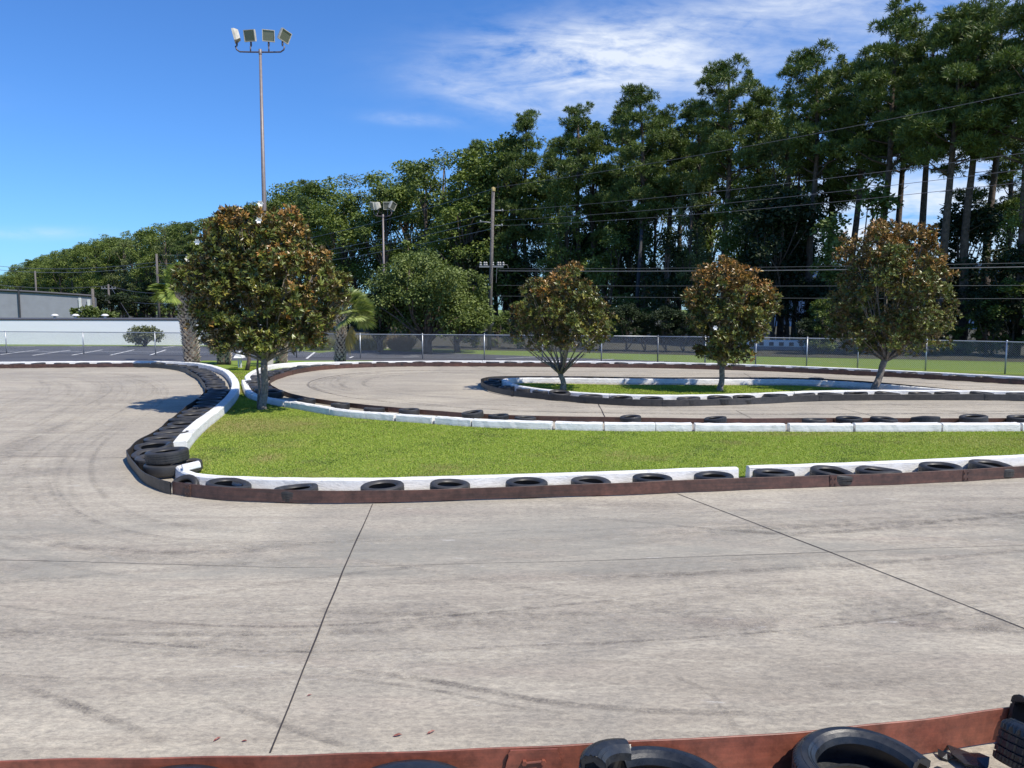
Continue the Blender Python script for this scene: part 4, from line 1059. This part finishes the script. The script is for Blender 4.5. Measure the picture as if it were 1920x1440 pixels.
def pine_tree(H, seed, crown0=.5, spread=3.2, tufts=1500, ivy=False, cols=((.060,.10,.028),(.155,.205,.043))):
    r = np.random.default_rng(seed); rr = random.Random(seed); root = thing('pine_tree','x','tree')
    lean = Vector((rr.uniform(-.6,.6),rr.uniform(-.6,.6),0)); mb = MB()
    axis = lambda z: Vector((lean.x*(z/H)**1.5+.12*math.sin(z*.5+seed), lean.y*(z/H)**1.5, z))
    zs = np.linspace(-.1,H*.97,12); mb.tube([axis(max(z,0)) if z>0 else Vector((0,0,z)) for z in zs], [.27*(1-.80*max(0,z)/H)+.02 for z in zs], 9)
    bl=[]; n = 34
    for i in range(n):
        t = (i+.5)/n; z = H*(crown0+(1-crown0)*t); env = spread*(1-.72*t**1.6)*(.55+.45*min(1,t*4)); a = i*2.4+rr.uniform(-.5,.5); d = env*rr.uniform(.35,1)
        s = rr.uniform(.55,1.0)*(1.25-.5*t); c = axis(z)+Vector((d*math.cos(a),d*math.sin(a),rr.uniform(.1,.7)))
        bl.append((c.x,c.y,c.z,s*1.1,s*.58)); b0 = axis(z-d*.28); mb.tube([b0, b0.lerp(c,.5)+Vector((0,0,-.12*d*.5)), c], [.07*(1.2-t),.045*(1.2-t),.012], 5)
    top = axis(H*.985); bl.append((top.x,top.y,H-.45,.6,.6))
    for i in range(7):    # dead stubs below the crown
        z = H*rr.uniform(.22,crown0); a = rr.uniform(0,TW); c = axis(z); limb(mb, c, c+Vector((math.cos(a),math.sin(a),rr.uniform(-.1,.35)))*rr.uniform(.6,1.8), .03,.008,.1,4,4,rr)
    tr = mb.build('trunk', M['bark_dark'], root, True)
    p, v = sample_blobs(bl, tufts, r, (.35,1.05), 6, .5)
    K = 17; Vs=[]; Cs=[]
    for j in range(K):
        D = unit(v*.7+r.normal(size=v.shape)*.75+np.array([0,0,.45])); N = unit(r.normal(size=v.shape)); L_ = r.uniform(.20,.42,tufts)
        Vs.append(leaf_quads(p, D, N, L_, L_*.13, .05)); u = r.random(tufts)[:,None]; Cs.append(np.repeat(np.array(cols[0])*(1-u)+np.array(cols[1])*u,6,0))
    cr = np_obj('crown', np.concatenate(Vs), 3, M['needle'], root, np.concatenate(Cs)); kids=[cr,tr]
    if ivy:
        n_=2600; z = r.uniform(.5,H*.62,n_); a = r.uniform(0,TW,n_); rad = .32+.5*np.abs(np.sin(z*1.1+seed))*r.random(n_)+.15*r.random(n_)
        p = np.stack([rad*np.cos(a),rad*np.sin(a),z],1); v = np.stack([np.cos(a),np.sin(a),np.zeros(n_)],1)
        N = unit(v+r.normal(size=v.shape)*.5); D = unit(np.cross(N,r.normal(size=v.shape))); L_=r.uniform(.14,.26,n_); u=r.random(n_)[:,None]
        c = np.array([.022,.045,.014])*(1-u)+np.array([.08,.115,.025])*u
        kids.append(np_obj('ivy', leaf_quads(p,D,N,L_,L_*.7), 3, M['leaf'], root, np.repeat(c,6,0)))
    return root, kids
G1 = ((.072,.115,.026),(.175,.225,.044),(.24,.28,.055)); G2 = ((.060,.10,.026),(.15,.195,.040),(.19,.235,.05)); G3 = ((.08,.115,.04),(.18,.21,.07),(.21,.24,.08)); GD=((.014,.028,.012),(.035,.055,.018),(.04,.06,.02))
kit = {}
kit['pine'] = [pine_tree(19, 31+i, c0, sp, 2300, iv) for i,(c0,sp,iv) in enumerate([(.55,3.4,False),(.48,3.1,True),(.60,3.8,False),(.42,2.8,True)])]
kit['leafy'] = [broad_tree('broadleaf_tree', 16, 3.9, 3.0, 11000, 41, G1, .26, 22), broad_tree('broadleaf_tree', 16, 3.4, 2.0, 10000, 42, G2, .25, 22), broad_tree('broadleaf_tree', 16, 4.3, 4.0, 11000, 43, G1, .27, 24), broad_tree('broadleaf_tree', 16, 3.2, 4.5, 7500, 44, G3, .22, 20)]
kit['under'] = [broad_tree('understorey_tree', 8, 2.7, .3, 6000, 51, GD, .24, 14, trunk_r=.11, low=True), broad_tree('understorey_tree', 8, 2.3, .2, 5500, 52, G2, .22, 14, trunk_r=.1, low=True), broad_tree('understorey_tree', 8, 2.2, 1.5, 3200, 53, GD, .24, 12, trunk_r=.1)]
used = set()
forest = []    # (px, kind, root)
def plant(px, ytop, kind, var=None, push=1.0, Hfix=None, jit=0, wide=1.0):
    u = (px-CX)/FPX; Z = 64.1/(u+.84)*push
    q = at_depth(px, ytop, Z); H = Hfix if Hfix else q.z
    v = random.randrange(len(kit[kind])) if var is None else var
    root, kids = kit[kind][v]; H0 = {'pine':19.5,'leafy':16.6,'under':8}[kind]; s = H/H0
    sx = s if kind != 'pine' else s*.5+.5
    sx *= wide
    rz = random.uniform(0,TW); loc = (q.x, Z, 0)
    if (kind,v) not in used:
        used.add((kind,v)); root.location = loc; root.rotation_euler = (0,0,rz); root.scale = (sx,sx,s); o = root
    else: o = dup(root, loc, rz, (sx,sx,s), kids=kids)
    forest.append((px,kind,o,push)); return o
sky_x = [-200,0,50,120,170,290,330,400,460,520,570,620,700,790,880,985,1110,1215,1370,1480,1535,1668,1780,1860,1950,2100]
sky_y = [530,514,486,462,442,412,402,395,376,340,325,312,302,272,268,222,198,165,120,138,98,20,35,5,-10,-50]
# right hand pines
for (x,y,v,pu) in [(1668,12,0,1.0),(1612,98,0,1.05),(1535,90,2,1.0),(1747,48,2,1.06),(1790,28,0,.98),(1838,2,2,1.0),(1880,12,2,1.1),(1945,-20,0,1.0),(2030,-30,3,1.0),(2120,-60,2,1.0),(1370,115,2,1.0),(1425,160,3,1.06),(1318,190,1,1.1),(1215,158,1,1.0),(1165,200,3,1.06),(1090,205,0,1.0),(985,214,3,1.0),(1045,250,1,1.05),(890,268,3,1.0),(950,262,1,1.08),(1258,205,2,1.05),(1566,120,1,1.12),(1700,80,2,1.15)]:
    plant(x,y,'pine',v,pu)
for (x,y,v,pu) in [(1478,140,3,1.02),(1115,195,1,1.02),(1440,170,2,1.15),(1030,242,3,1.1),(1280,205,1,1.15),(1180,215,0,1.2),(930,270,0,1.02),(1340,190,0,1.25)]:
    plant(x,y,'leafy',v,pu, wide=.8)
for (x,y,k,v,pu) in [(1500,250,'leafy',3,1.03),(1630,330,'under',1,.95),(1970,300,'leafy',2,1.0),(1400,300,'leafy',0,1.0),(1300,320,'leafy',3,.97),(1230,290,'leafy',1,1.1),(1140,300,'leafy',0,1.05),(1060,320,'leafy',2,.97),(1460,350,'under',0,.96),(1810,370,'under',0,1.02),(1900,180,'pine',1,1.2)]:
    plant(x,y,k,v,pu, wide=.75 if k=='leafy' else 1.0)
# leafy wall running away to the left
Z = 76.0
while Z < 420:
    X = 28-.84*(Z-43); px = CX+FPX*X/Z; y = float(np.interp(px, sky_x, sky_y))
    plant(px, y+random.uniform(-6,16)*min(1,90/Z), 'leafy', random.choice([0,1,2,1,2,0,3]), 1.0, wide=random.uniform(1.0,1.25))
    Z += random.uniform(4.2,6.2)*(1+max(0,Z-150)/130)
Z = 82.0
while Z < 330:
    X = 28-.84*(Z-43); px = CX+FPX*X/Z; y = float(np.interp(px, sky_x, sky_y))
    plant(px, y+random.uniform(4,40)*min(1,90/Z), random.choice(['leafy','leafy','pine']), None, .93, wide=random.uniform(1.0,1.2))
    Z += random.uniform(6,9)*(1+max(0,Z-150)/130)
# understorey
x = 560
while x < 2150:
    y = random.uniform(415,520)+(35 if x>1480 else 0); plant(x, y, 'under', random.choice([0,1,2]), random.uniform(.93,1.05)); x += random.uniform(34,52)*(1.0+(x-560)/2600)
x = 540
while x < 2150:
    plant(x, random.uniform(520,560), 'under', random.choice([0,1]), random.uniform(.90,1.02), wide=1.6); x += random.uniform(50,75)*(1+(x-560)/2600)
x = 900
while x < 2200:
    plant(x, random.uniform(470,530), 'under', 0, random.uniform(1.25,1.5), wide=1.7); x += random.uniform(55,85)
x = 185
while x < 420:
    root, kids = kit['under'][random.choice([0,1])]; D0_ = random.uniform(118,130); H = random.uniform(4.2,5.4)
    o = dup(root, ((x-CX)/FPX*D0_, D0_, -.1), random.uniform(0,TW), (H/8*1.7,H/8*1.7,H/8), kids=kids); forest.append((x,'hedge',o,1.0)); x += random.uniform(20,28)
x = 690
while x < 2300:
    if not (1380 < x < 1425 or 1445 < x < 1500 or 770 < x < 830):
        yb = float(np.interp(x,[700,860,1000,1130,1300,1500,1750,1920,2300],[648,651,654,657,661,664,666,668,684])); q = P(x,yb)
        H = random.uniform(2.0,3.4); v = random.choice([0,1]); root, kids = kit['under'][v]
        o = dup(root, (q.x,q.y+random.uniform(0,1.5),-.1), random.uniform(0,TW), (H/8*1.5,H/8*1.5,H/8), kids=kids); forest.append((x,'hedge',o,1.0))
    x += random.uniform(30,46)
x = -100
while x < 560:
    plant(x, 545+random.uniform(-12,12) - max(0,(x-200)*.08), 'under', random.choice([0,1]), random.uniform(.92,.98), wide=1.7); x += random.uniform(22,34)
words = {'pine':('tall pine with high dark crown','pines of the tree row'),'leafy':('full leafy green tree in the tree row','leafy trees of the tree row'),'under':('low dark leafy tree under the tall row','low trees under the tree row'),'hedge':('dark low bush beneath the tree row','dark bushes behind the fence')}
for kind in words:
    fl2 = sorted([f for f in forest if f[1]==kind], key=lambda f:f[0]); n = len(fl2)
    for i,f in enumerate(fl2):
        if i < n/2: pos = '%s counting from the left' % ordinal(i+1)
        else: pos = '%s counting from the right' % ordinal(n-i)
        f[2]['label'] = words[kind][0]+', '+pos; f[2]['group'] = words[kind][1]

# ------------------------------------------------------------------ single trees and shrubs beyond the fence
def lone(px, base_y, ytop, half_px, z0f, n, seed, cols, name, label, cat, leafL=.16, nb=16, depth=None, trunk_r=.16, group=None):
    b = P(px, base_y) if depth is None else Vector(((px-CX)/FPX*depth*1.0, depth, 0)); q = at_depth(px, ytop, b.y); k = b.y/FPX
    root, kids = broad_tree(name, q.z, half_px*k, q.z*z0f, n, seed, cols, leafL, nb, trunk_r=trunk_r, low=True)
    root.location = (b.x,b.y,0); tag(root, label, cat, group); return root
lone(800,662,472,118,.12,26000,61,((.070,.105,.028),(.165,.21,.048),(.21,.245,.06)),'oak_tree','broad dense green tree behind the fence below the twin floodlights','tree',.17,30,trunk_r=.25)
lone(858,660,510,75,.15,12000,62,((.070,.105,.028),(.165,.21,.048),(.21,.245,.06)),'oak_tree','right hand lower lobe tree beside the broad green tree behind the fence','tree',.17,16,trunk_r=.15)
lone(712,659,505,60,.1,9000,63,((.022,.04,.014),(.055,.08,.024),(.07,.10,.03)),'oak_tree','darker green tree between the short palm and the broad tree','tree',.17,16,trunk_r=.15)
lone(768,655,452,34,.55,3000,64,((.07,.11,.022),(.15,.20,.04),(.18,.22,.05)),'young_tree','bright yellow green young treetop above the broad green tree','tree',.20,9,trunk_r=.10)
lone(270,649.5,612,34,.02,3800,65,((.07,.085,.04),(.16,.175,.085),(.18,.20,.10)),'round_shrub','round grey green shrub in front of the white building','shrub',.15,14,trunk_r=.05)
lone(392,650,622,26,.02,2500,66,((.07,.085,.04),(.16,.175,.085),(.18,.20,.10)),'round_shrub','grey green shrub half hidden behind the thick palm trunk','shrub',.15,10,trunk_r=.05)
lone(165,646,576,30,.3,2600,67,((.05,.08,.02),(.13,.17,.035),(.16,.19,.05)),'bush','light green bush showing above the white building roof','bush',.25,10,depth=72,trunk_r=.08)
lone(205,646,583,26,.3,2200,68,((.05,.08,.02),(.13,.17,.035),(.16,.19,.05)),'bush','lower green bush beside the pole above the white building roof','bush',.25,10,depth=72,trunk_r=.08)
lone(462,695,615,26,.45,1500,69,((.022,.04,.012),(.06,.08,.02),(.10,.07,.02)),'small_tree','slender small tree with pale trunk behind the largest magnolia','tree',.12,8,trunk_r=.075)
# dry tall grass clumps
def tuft(px, py, wpx, hpx, n, label, cols, seed):
    r = np.random.default_rng(seed); b = P(px,py); k = b.y/FPX; Rw = wpx*k; Hh = hpx*k
    a = r.uniform(0,TW,n); rad = r.random(n)**.5*Rw*.75; X = rad*np.cos(a); Y = rad*np.sin(a)*.8; B = np.stack([X,Y,np.zeros(n)],1)
    D = unit(np.stack([X/Rw*.9+r.normal(size=n)*.25, Y/Rw*.7+r.normal(size=n)*.25, np.full(n,1.2)],1)); N = unit(r.normal(size=(n,3))); L_ = r.uniform(.5,1.05,n)*Hh
    u = r.random(n)[:,None]; c = np.array(cols[0])*(1-u)+np.array(cols[1])*u
    o = np_obj('tall_grass_clump', leaf_quads(B,D,N,L_,np.full(n,.035),.05), 3, M['leaf'], None, np.repeat(c,6,0)); o.location = (b.x,b.y,-.03)
    return tag(o, label, 'tall grass', 'dry grass clumps beyond the fence')
tuft(600,656,26,28,1300,'yellow green tall grass clump left of the short palm',((.16,.17,.05),(.30,.28,.10)),1)
tuft(668,655,30,30,1500,'straw coloured tall grass clump just right of the short palm',((.22,.20,.08),(.38,.30,.14)),2)
tuft(700,655,26,24,1200,'low straw coloured grass clump between the short palm and the pink one',((.16,.16,.06),(.34,.28,.13)),5)
tuft(752,656,24,32,1500,'pinkish dry tall grass clump below the twin floodlights',((.33,.22,.14),(.46,.33,.22)),3)
tuft(640,655,18,22,900,'small green tall grass clump directly behind the short palm',((.12,.15,.04),(.25,.26,.09)),4)
tuft(540,655,22,26,900,'tall grass clump hidden low behind the largest magnolia',((.12,.15,.04),(.25,.26,.09)),6)

# ------------------------------------------------------------------ floodlights
def head(root, c, aim, sz=.46, tiltd=-12, roll=0):
    """a shoebox floodlight: shell, lens, neck"""
    rot = Matrix.Rotation(aim,3,'Z') @ Matrix.Rotation(R(tiltd),3,'X') @ Matrix.Rotation(R(roll),3,'Y')
    fr = sz; dp = .17
    mb = MB(); w0=fr/2; w1=fr*.36
    f = [Vector((x*w0,-dp/2,z*w0*.92)) for x,z in ((-1,-1),(1,-1),(1,1),(-1,1))]; m_ = [Vector((x*w0,dp*.05,z*w0*.92)) for x,z in ((-1,-1),(1,-1),(1,1),(-1,1))]; b = [Vector((x*w1,dp,z*w1*.9)) for x,z in ((-1,-1),(1,-1),(1,1),(-1,1))]
    fi = [Vector((x*w0*.9,-dp/2,z*w0*.82)) for x,z in ((-1,-1),(1,-1),(1,1),(-1,1))]; fd = [Vector((x*w0*.88,-dp/2+.03,z*w0*.80)) for x,z in ((-1,-1),(1,-1),(1,1),(-1,1))]
    vs = [rot@v+Vector(c) for v in f+m_+b+fi+fd]
    fs = []
    for k in range(4):
        j=(k+1)%4; fs += [(k,4+k,4+j,j),(4+k,8+k,8+j,4+j),(k,j,12+j,12+k),(12+k,12+j,16+j,16+k)]
    fs.append((8,11,10,9)); mb.add(vs,fs); sh = mb.build('lamp_head', M['lamp_shell'], root)
    mb = MB(); mb.add([rot@v+Vector(c)-rot@Vector((0,.004,0)) for v in fd],[(0,1,2,3)]); mb.build('lens', M['lens'], sh)
    mb = MB(); bt = rot@Vector((0,0,-w0*.9))+Vector(c); mb.tube([bt, bt+Vector((0,0,-.12)), bt+Vector((0,0,-.20))], [.035,.045,.03], 8); mb.build('bracket', M['arm_metal'], sh)
    return bt+Vector((0,0,-.2))
m, nt_, b_ = new_mat('lamp_lens'); b_.inputs['Base Color'].default_value=(.16,.17,.14,1); b_.inputs['Roughness'].default_value=.15; b_.inputs['Metallic'].default_value=.3; M['lens']=m
def flood(base, H, label, xs, aims, sz, rtop=.05, rbot=.09, halfw=.85, tops=None):
    root = thing('floodlight_pole', label, 'floodlight', tuple(base))
    mb = MB(); mb.tube([(0,0,-.03),(0,0,H*.5),(0,0,H)], [rbot,(rbot+rtop)/2,rtop], 14); mb.lathe([(rtop*1.25,H-.04),(rtop*1.25,H+.16),(.01,H+.18)],12); mb.build('pole', M['pole_metal'], root, True)
    mb = MB(); mb.lathe([(.22,-.03),(.22,.5),(.20,.55),(.02,.56)],18); mb.build('concrete_footing', M['foot'], root, True)
    mb = MB(); h=halfw; z=H+.05
    mb.tube([(-h-.17,0,z+.24),(-h-.13,0,z+.10),(-h,0,z+.01),(-h*.5,0,z),(0,0,z),(h*.5,0,z),(h,0,z+.01),(h+.13,0,z+.10),(h+.17,0,z+.24)], .032, 8)
    for x in xs[1:-1]: mb.tube([(x,0,z),(x,0,z+.22)], .03, 8)
    mb.build('cross_arm', M['arm_metal'], root, True)
    for x,(a,t,ro) in zip(xs,aims): head(root, (x,0,z+.24+.20+sz*.42), a, sz, t, ro)
    return root
M['foot'] = simple('footing_concrete', (.36,.34,.31), .9)
q = P(493,689); Hq = at_depth(481,100,q.y).z
root = flood(q, Hq, 'tall floodlight pole with four square lamp heads rising above the largest magnolia', [-1.02,-.40,.36,1.02], [(R(-75),14,0),(R(-12),12,0),(R(16),10,0),(R(52),18,14)], .50, .055, .13, .85)
root.location.x = at_depth(484,100,q.y).x+.02; root.rotation_euler=(0,R(.3),0)
q = Vector(((722-CX)/FPX*50,50,0)); Hq = at_depth(722,404,50).z
r2_ = flood(q, Hq-.1, 'smaller floodlight pole with four white lamp heads behind the broad green tree', [-.62,-.36,.30,.62], [(R(-60),14,8),(R(-100),14,10),(R(0),12,0),(R(60),18,16)], .52, .05, .10, .40)
# small white post light in the palm bed
q = P(450,690); root = thing('bollard_light', 'small white post with sloped square cap under the largest magnolia', 'post', tuple(q))
mb = MB(); mb.box((-.05,0,.22),(.055,.055,.46)); mb.box((.05,0,.22),(.055,.055,.46)); mb.build('post', M['lamp_white'] if 'lamp_white' in M else M['paint'], root)
mb = MB(); mb.add([(-.2,-.2,.44),(.2,-.2,.44),(.2,.2,.44),(-.2,.2,.44),(-.17,-.1,.54),(0,-.1,.72),(0,.1,.72),(-.17,.1,.54),(.19,.1,.5),(.19,-.1,.5)],[(0,3,2,1),(0,1,9,5,4),(3,7,6,8,2),(4,5,6,7),(5,9,8,6),(0,4,7,3),(1,2,8,9)]); mb.build('cap', M['paint'], root)

# ------------------------------------------------------------------ buildings
def brick_white():
    m, nt, b = new_mat('white_painted_masonry'); T = NT(nt); v = T.coord(obj=False)
    f = T.noise(T.coord((.2,.2,1.5),obj=False), 1.2, 5, .6); T.l(T.ramp(f,[(.3,(.87,.87,.86)),(.7,(.92,.91,.89))]), b.inputs['Base Color']); b.inputs['Roughness'].default_value=.8; return m
M['masonry'] = brick_white(); M['cap'] = simple('dark_roof_edge', (.07,.062,.058), .6)
M['grey_wall'] = simple('blue_grey_metal_wall', (.21,.225,.26), .7, var=.06, scale=1.5); M['trim'] = simple('dark_trim', (.05,.05,.06), .6)
M['foliage_gray'] = simple('pale_panel', (.50,.55,.62), .7, var=.08, scale=1)
def wall_box(name, A, B, h, th, mat, parent, z0=-.03, o=None):
    d = (B-A); Ln=d.length; d.normalize(); n = Vector((-d.y,d.x,0)); rot = Matrix((d,n,Vector((0,0,1)))).transposed(); c = (A+B)/2+n*th/2-(o or Vector((0,0,0)))
    mb = MB(); mb.box((c.x,c.y,(z0+h)/2), (Ln,th,h-z0), rot); return mb.build(name, mat, parent)
A = P(-700,641.5); B = P(500,647.2); 
HW = at_depth(200,601,P(200,645.5).y).z
rt = thing('white_building', 'long low white building with dark roof edge beyond the left car park', 'building', tuple((A+B)/2)); o_ = rt.location.copy()
wall_box('wall', A, B, HW, 9, M['masonry'], rt, o=o_)
d = (B-A).normalized(); n = Vector((-d.y,d.x,0)); wall_box('roof_edge', A-d*.15-n*.02, B+d*.15-n*.02, HW+.10, 9.1, M['cap'], rt, z0=HW+.004, o=o_)
for i,(px) in enumerate([103,142,197]):
    c = at_depth(px,596,A.y+2.2)-o_; mb = MB(); zt = HW+.1-o_.z
    mb.lathe([(.10,HW+.10),(.10,HW+.26),(.28,HW+.27),(.28,HW+.33),(.15,HW+.42),(.01,HW+.44)], 14, c=(c.x,c.y,0)); mb.build('roof_vent', M['paint'], rt, True)
# grey warehouse behind
D0 = 95
def gp(px, D): return Vector(((px-CX)/FPX*D, D, 0))
A = gp(-260,84); B = gp(178,D0); Hh = at_depth(60,541,90).z
C_ = gp(187,125)
wr = thing('grey_warehouse', 'plain blue grey warehouse with dark roof edge at the far left', 'building', tuple((A+B)/2)); o_ = wr.location.copy()
mb = MB(); n_ = 18; bot=[]; top=[]
def hz(t): return Hh*(1.0-.0*t)
front = [A.lerp(B,t) for t in np.linspace(0,1,n_)]
for t,p in zip(np.linspace(0,1,n_),front): bot.append(p-o_); top.append(p-o_+Vector((0,0,Hh*(1-.11*max(0,t-.35)**1.6*2.6))))
vs = bot+top; fs = [(i,i+1,n_+i+1,n_+i) for i in range(n_-1)]
D_ = gp(-700,134)
back = [C_-o_, C_-o_+Vector((0,0,Hh*.85)), D_-o_, D_-o_+Vector((0,0,Hh))]
vs += back; k=2*n_; fs += [(n_-1,k,k+1,2*n_-1),(k,k+2,k+3,k+1),(k+2,0,n_,k+3), tuple([n_+i for i in range(n_)]+[k+1,k+3])]
mb.add(vs,fs); mb.build('wall', M['grey_wall'], wr)
mb = MB(); mb.tube([p+Vector((0,-.12,-.06)) for p in top], .14, 4); mb.build('roof_edge', M['trim'], wr)
mb = MB(); q = gp(37,0) ; tt = .0
pd = A.lerp(B,(37+260)/438*1.0*.985)-o_; mb.box((pd.x,pd.y-.3,Hh*.49),(.14,.14,Hh*.97)); mb.build('downspout', M['trim'], wr)
for px_,h0,h1 in [(154,2.6,3.9),(172,2.9,3.7)]:
    t = (px_+260)/438; pd = A.lerp(B,t)-o_; mb = MB(); mb.box((pd.x,pd.y-.25,(h0+h1)/2),(.28,.12,h1-h0)); mb.box((pd.x,pd.y-.33,h0-.12),(.32,.2,.14)); mb.build('wall_pipe', M['paint'], wr)
# pale building seen through the pines at the right
A = Vector((66,92,0)); B = Vector((38,118,0))
rb = thing('pale_warehouse', 'pale blue grey warehouse glimpsed through the trunks at the right edge', 'building', tuple((A+B)/2)); o_=rb.location.copy()
Hb = at_depth(1890,487,88).z
wall_box('wall', B, A, Hb, 25, M['foliage_gray'], rb, o=o_)
dd=(A-B).normalized(); nn2=Vector((-dd.y,dd.x,0)); wall_box('roof_edge', B-dd*.2-nn2*.15, A+dd*.2-nn2*.15, Hb+.35, 25.3, M['paint'], rb, z0=Hb+.003, o=o_)
# low pale building glimpsed under the trees
A = gp(1382,49); B = gp(1512,47.5); rb = thing('low_shed', 'low pale slotted structure glimpsed through the fence beneath the pines', 'shed', tuple((A+B)/2)); o_=rb.location.copy()
wall_box('wall', A, B, .55, 1.2, M['masonry'], rb, z0=.18, o=o_); wall_box('base_wall', A, B, .18, 1.2, M['grey_wall'], rb, o=o_)
for k in range(7):
    pA = A.lerp(B,(k+.25)/7)-Vector((0,.06,0)); pB = A.lerp(B,(k+.7)/7)-Vector((0,.06,0)); wall_box('opening', pA, pB, .46, .03, M['trim'], rb, z0=.24, o=o_)

# ------------------------------------------------------------------ utility poles and lines
def upole(base, H, lean, label, arms=True, r0=.135, wm='wood'):
    rt = thing('utility_pole', label, 'utility pole', tuple(base)); mb = MB()
    top = Vector((lean,0,H)); mb.tube([(0,0,-.1), top*.5, top], [r0,r0*.85,r0*.7], 12); mb.build('pole', M[wm], rt, True)
    return rt, top
pb = Vector(((917-CX)/FPX*48, 48, 0)); Ht = at_depth(925,352,48).z
pt_ = at_depth(925,352,48)
rt, top = upole(pb, Ht, pt_.x-pb.x, 'leaning brown utility pole with yellow tip and insulators behind the fence')
mb = MB(); mb.lathe([(.125,Ht-.22),(.125,Ht-.0),(.02,Ht+.05)],12,c=(top.x,0,0)); M['yellow']=simple('yellow_cap',(.34,.26,.10),.7); mb.build('pole_tip', M['yellow'], rt, True)
M['porc']=simple('insulator',(.20,.205,.21),.45)
M['shaded_wood'] = simple('shaded_pole_wood', (.035,.037,.042), .9, var=.3)  # darker copy of the pole wood, the pines' shade put into its colour
def arm(rt, a, b, r_=.035, name='insulator_arm'):
    mb = MB(); mb.tube([a,b], r_, 8); 
    e = Vector(b); mb.lathe([(.05,-.05),(.07,-.03),(.05,0),(.07,.03),(.05,.06),(.02,.1)],10,c=tuple(e)); mb.build(name, M['porc'], rt, True)
xp = lambda z: top.x*z/Ht
for px_,py_ in [(942,395),(941,423),(901,416)]:
    e = at_depth(px_,py_,48)-pb; arm(rt, (xp(e.z),0,e.z-.05 if px_<918 else e.z), (e.x,-.1,e.z))
zc_ = at_depth(918,500,48).z
mb = MB(); mb.box((xp(zc_),0,zc_),(1.5,.12,.10)); 
for x_ in (-.66,-.42,-.3,.1,.42,.55,.74): mb.lathe([(.04,0),(.09,.05),(.06,.13),(.09,.18),(.03,.26)],8,c=(xp(zc_)+x_,0,zc_+.04))
mb.build('equipment_arm', M['porc'], rt)
mb = MB(); mb.tube([(xp(zc_)+.75,0,zc_+.15),(xp(zc_)+1.0,0,zc_+.1),(xp(zc_)+1.05,0,zc_-.1)],.02,6); mb.tube([(xp(zc_)+.35,-.1,zc_),(xp(zc_)+.3,-.1,zc_-1.0)],.02,6); mb.build('jumper_cable', M['cable'], rt)
# second pole in the shade with a yellow tag
p2 = Vector(((1189-CX)/FPX*61,61,0)); H2 = at_depth(1200,430,61).z; rt2,top2 = upole(p2, H2, .45, 'dark utility pole with small yellow tag standing in the shade of the pines', r0=.17, wm='shaded_wood')
e = at_depth(1192,582,61)-p2; mb = MB(); mb.box((e.x,-.19,e.z),(.26,.02,.22)); mb.build('tag', M['yellow'], rt2)
# left hand poles
for (px_,yt,D,lab,h) in [(301,476,106,'brown utility pole behind the palm fronds at the left',0),(209,533,128,'utility pole with crossarm and transformer right of the grey warehouse',1),(74,508,150,'thin distant utility pole above the grey warehouse roof',0),(179,541,88,'pale grey steel post at the warehouse corner',0)]:
    b = Vector(((px_-CX)/FPX*D,D,0)); H = at_depth(px_,yt,D).z; r_,t_ = upole(b,H,0,lab,r0=.2)
    if h:
        mb = MB(); mb.box((0,0,H-.7),(2.4,.15,.14)); 
        for x_ in (-1.1,-.6,.6,1.1): mb.lathe([(.05,0),(.10,.08),(.05,.25)],8,c=(x_,0,H-.64))
        mb.build('crossarm', M['porc'], r_)
        mb = MB(); mb.lathe([(.02,H-2.8),(.3,H-2.75),(.3,H-1.9),(.02,H-1.8)],12,c=(-.5,-.1,0)); mb.build('transformer', M['galv'], r_)
    if px_==179: r_.children and None
WN = 0
def wire(a, b, sag, label, rad=.010):
    """a,b = (px,py,depth)"""
    A = at_depth(*a); B = at_depth(*b); c0 = A.copy(); n = 24
    pts = [A.lerp(B,t)-c0-Vector((0,0,sag*4*t*(1-t))) for t in np.linspace(0,1,n)]
    mb = MB(); mb.tube(pts, rad, 5); o = mb.build('overhead_wire', M['cable']); o.location = c0
    return tag(o, label, 'wire', 'overhead wires')
wire((925,352,48),(2150,125,24),.25,'topmost overhead wire running right from the pole tip')
wire((942,395,48),(2150,255,24),.25,'overhead wire running right from the upper insulator of the pole')
wire((938,413,48),(2150,288,24),.28,'overhead wire running right just below the upper insulator wire')
wire((941,423,48),(2150,315,24),.28,'lowest of the four rising overhead wires right of the pole')
wire((935,504,48),(2150,488,34),.10,'thin overhead cable at the level of the pole equipment')
wire((935,508,48),(2150,496,34),.12,'thick doubled overhead cable at the level of the pole equipment', .026)
wire((932,535,48),(2150,534,34),.05,'overhead cable behind the magnolia crowns, upper of the low pair')
wire((930,555,48),(2150,560,34),.05,'overhead cable behind the magnolia crowns, lower of the low pair')
wire((925,354,48),(301,478,106),1.2,'topmost overhead wire running left from the leaning pole', .018)
wire((918,400,48),(301,493,106),1.2,'second overhead wire running left from the leaning pole', .018)
wire((903,416,48),(299,498,106),1.2,'third overhead wire running left from the leaning pole', .018)
wire((918,430,48),(303,503,106),1.2,'lowest overhead wire running left from the leaning pole', .018)
wire((301,490,106),(-60,492,120),1.0,'upper overhead wire crossing above the grey warehouse', .03)
wire((301,497,106),(-60,499,120),1.0,'second overhead wire crossing above the grey warehouse', .03)
wire((209,535,127),(-60,526,127),.8,'low overhead wire running left from the transformer pole', .03)
wire((209,537,127),(330,548,110),.5,'low overhead wire running right from the transformer pole', .03)
wire((209,540,127),(245,597,110),.0,'slanting guy wire beside the transformer pole', .03)
wire((209,560,127),(345,568,105),.4,'lowest overhead wire behind the palm at the left', .03)
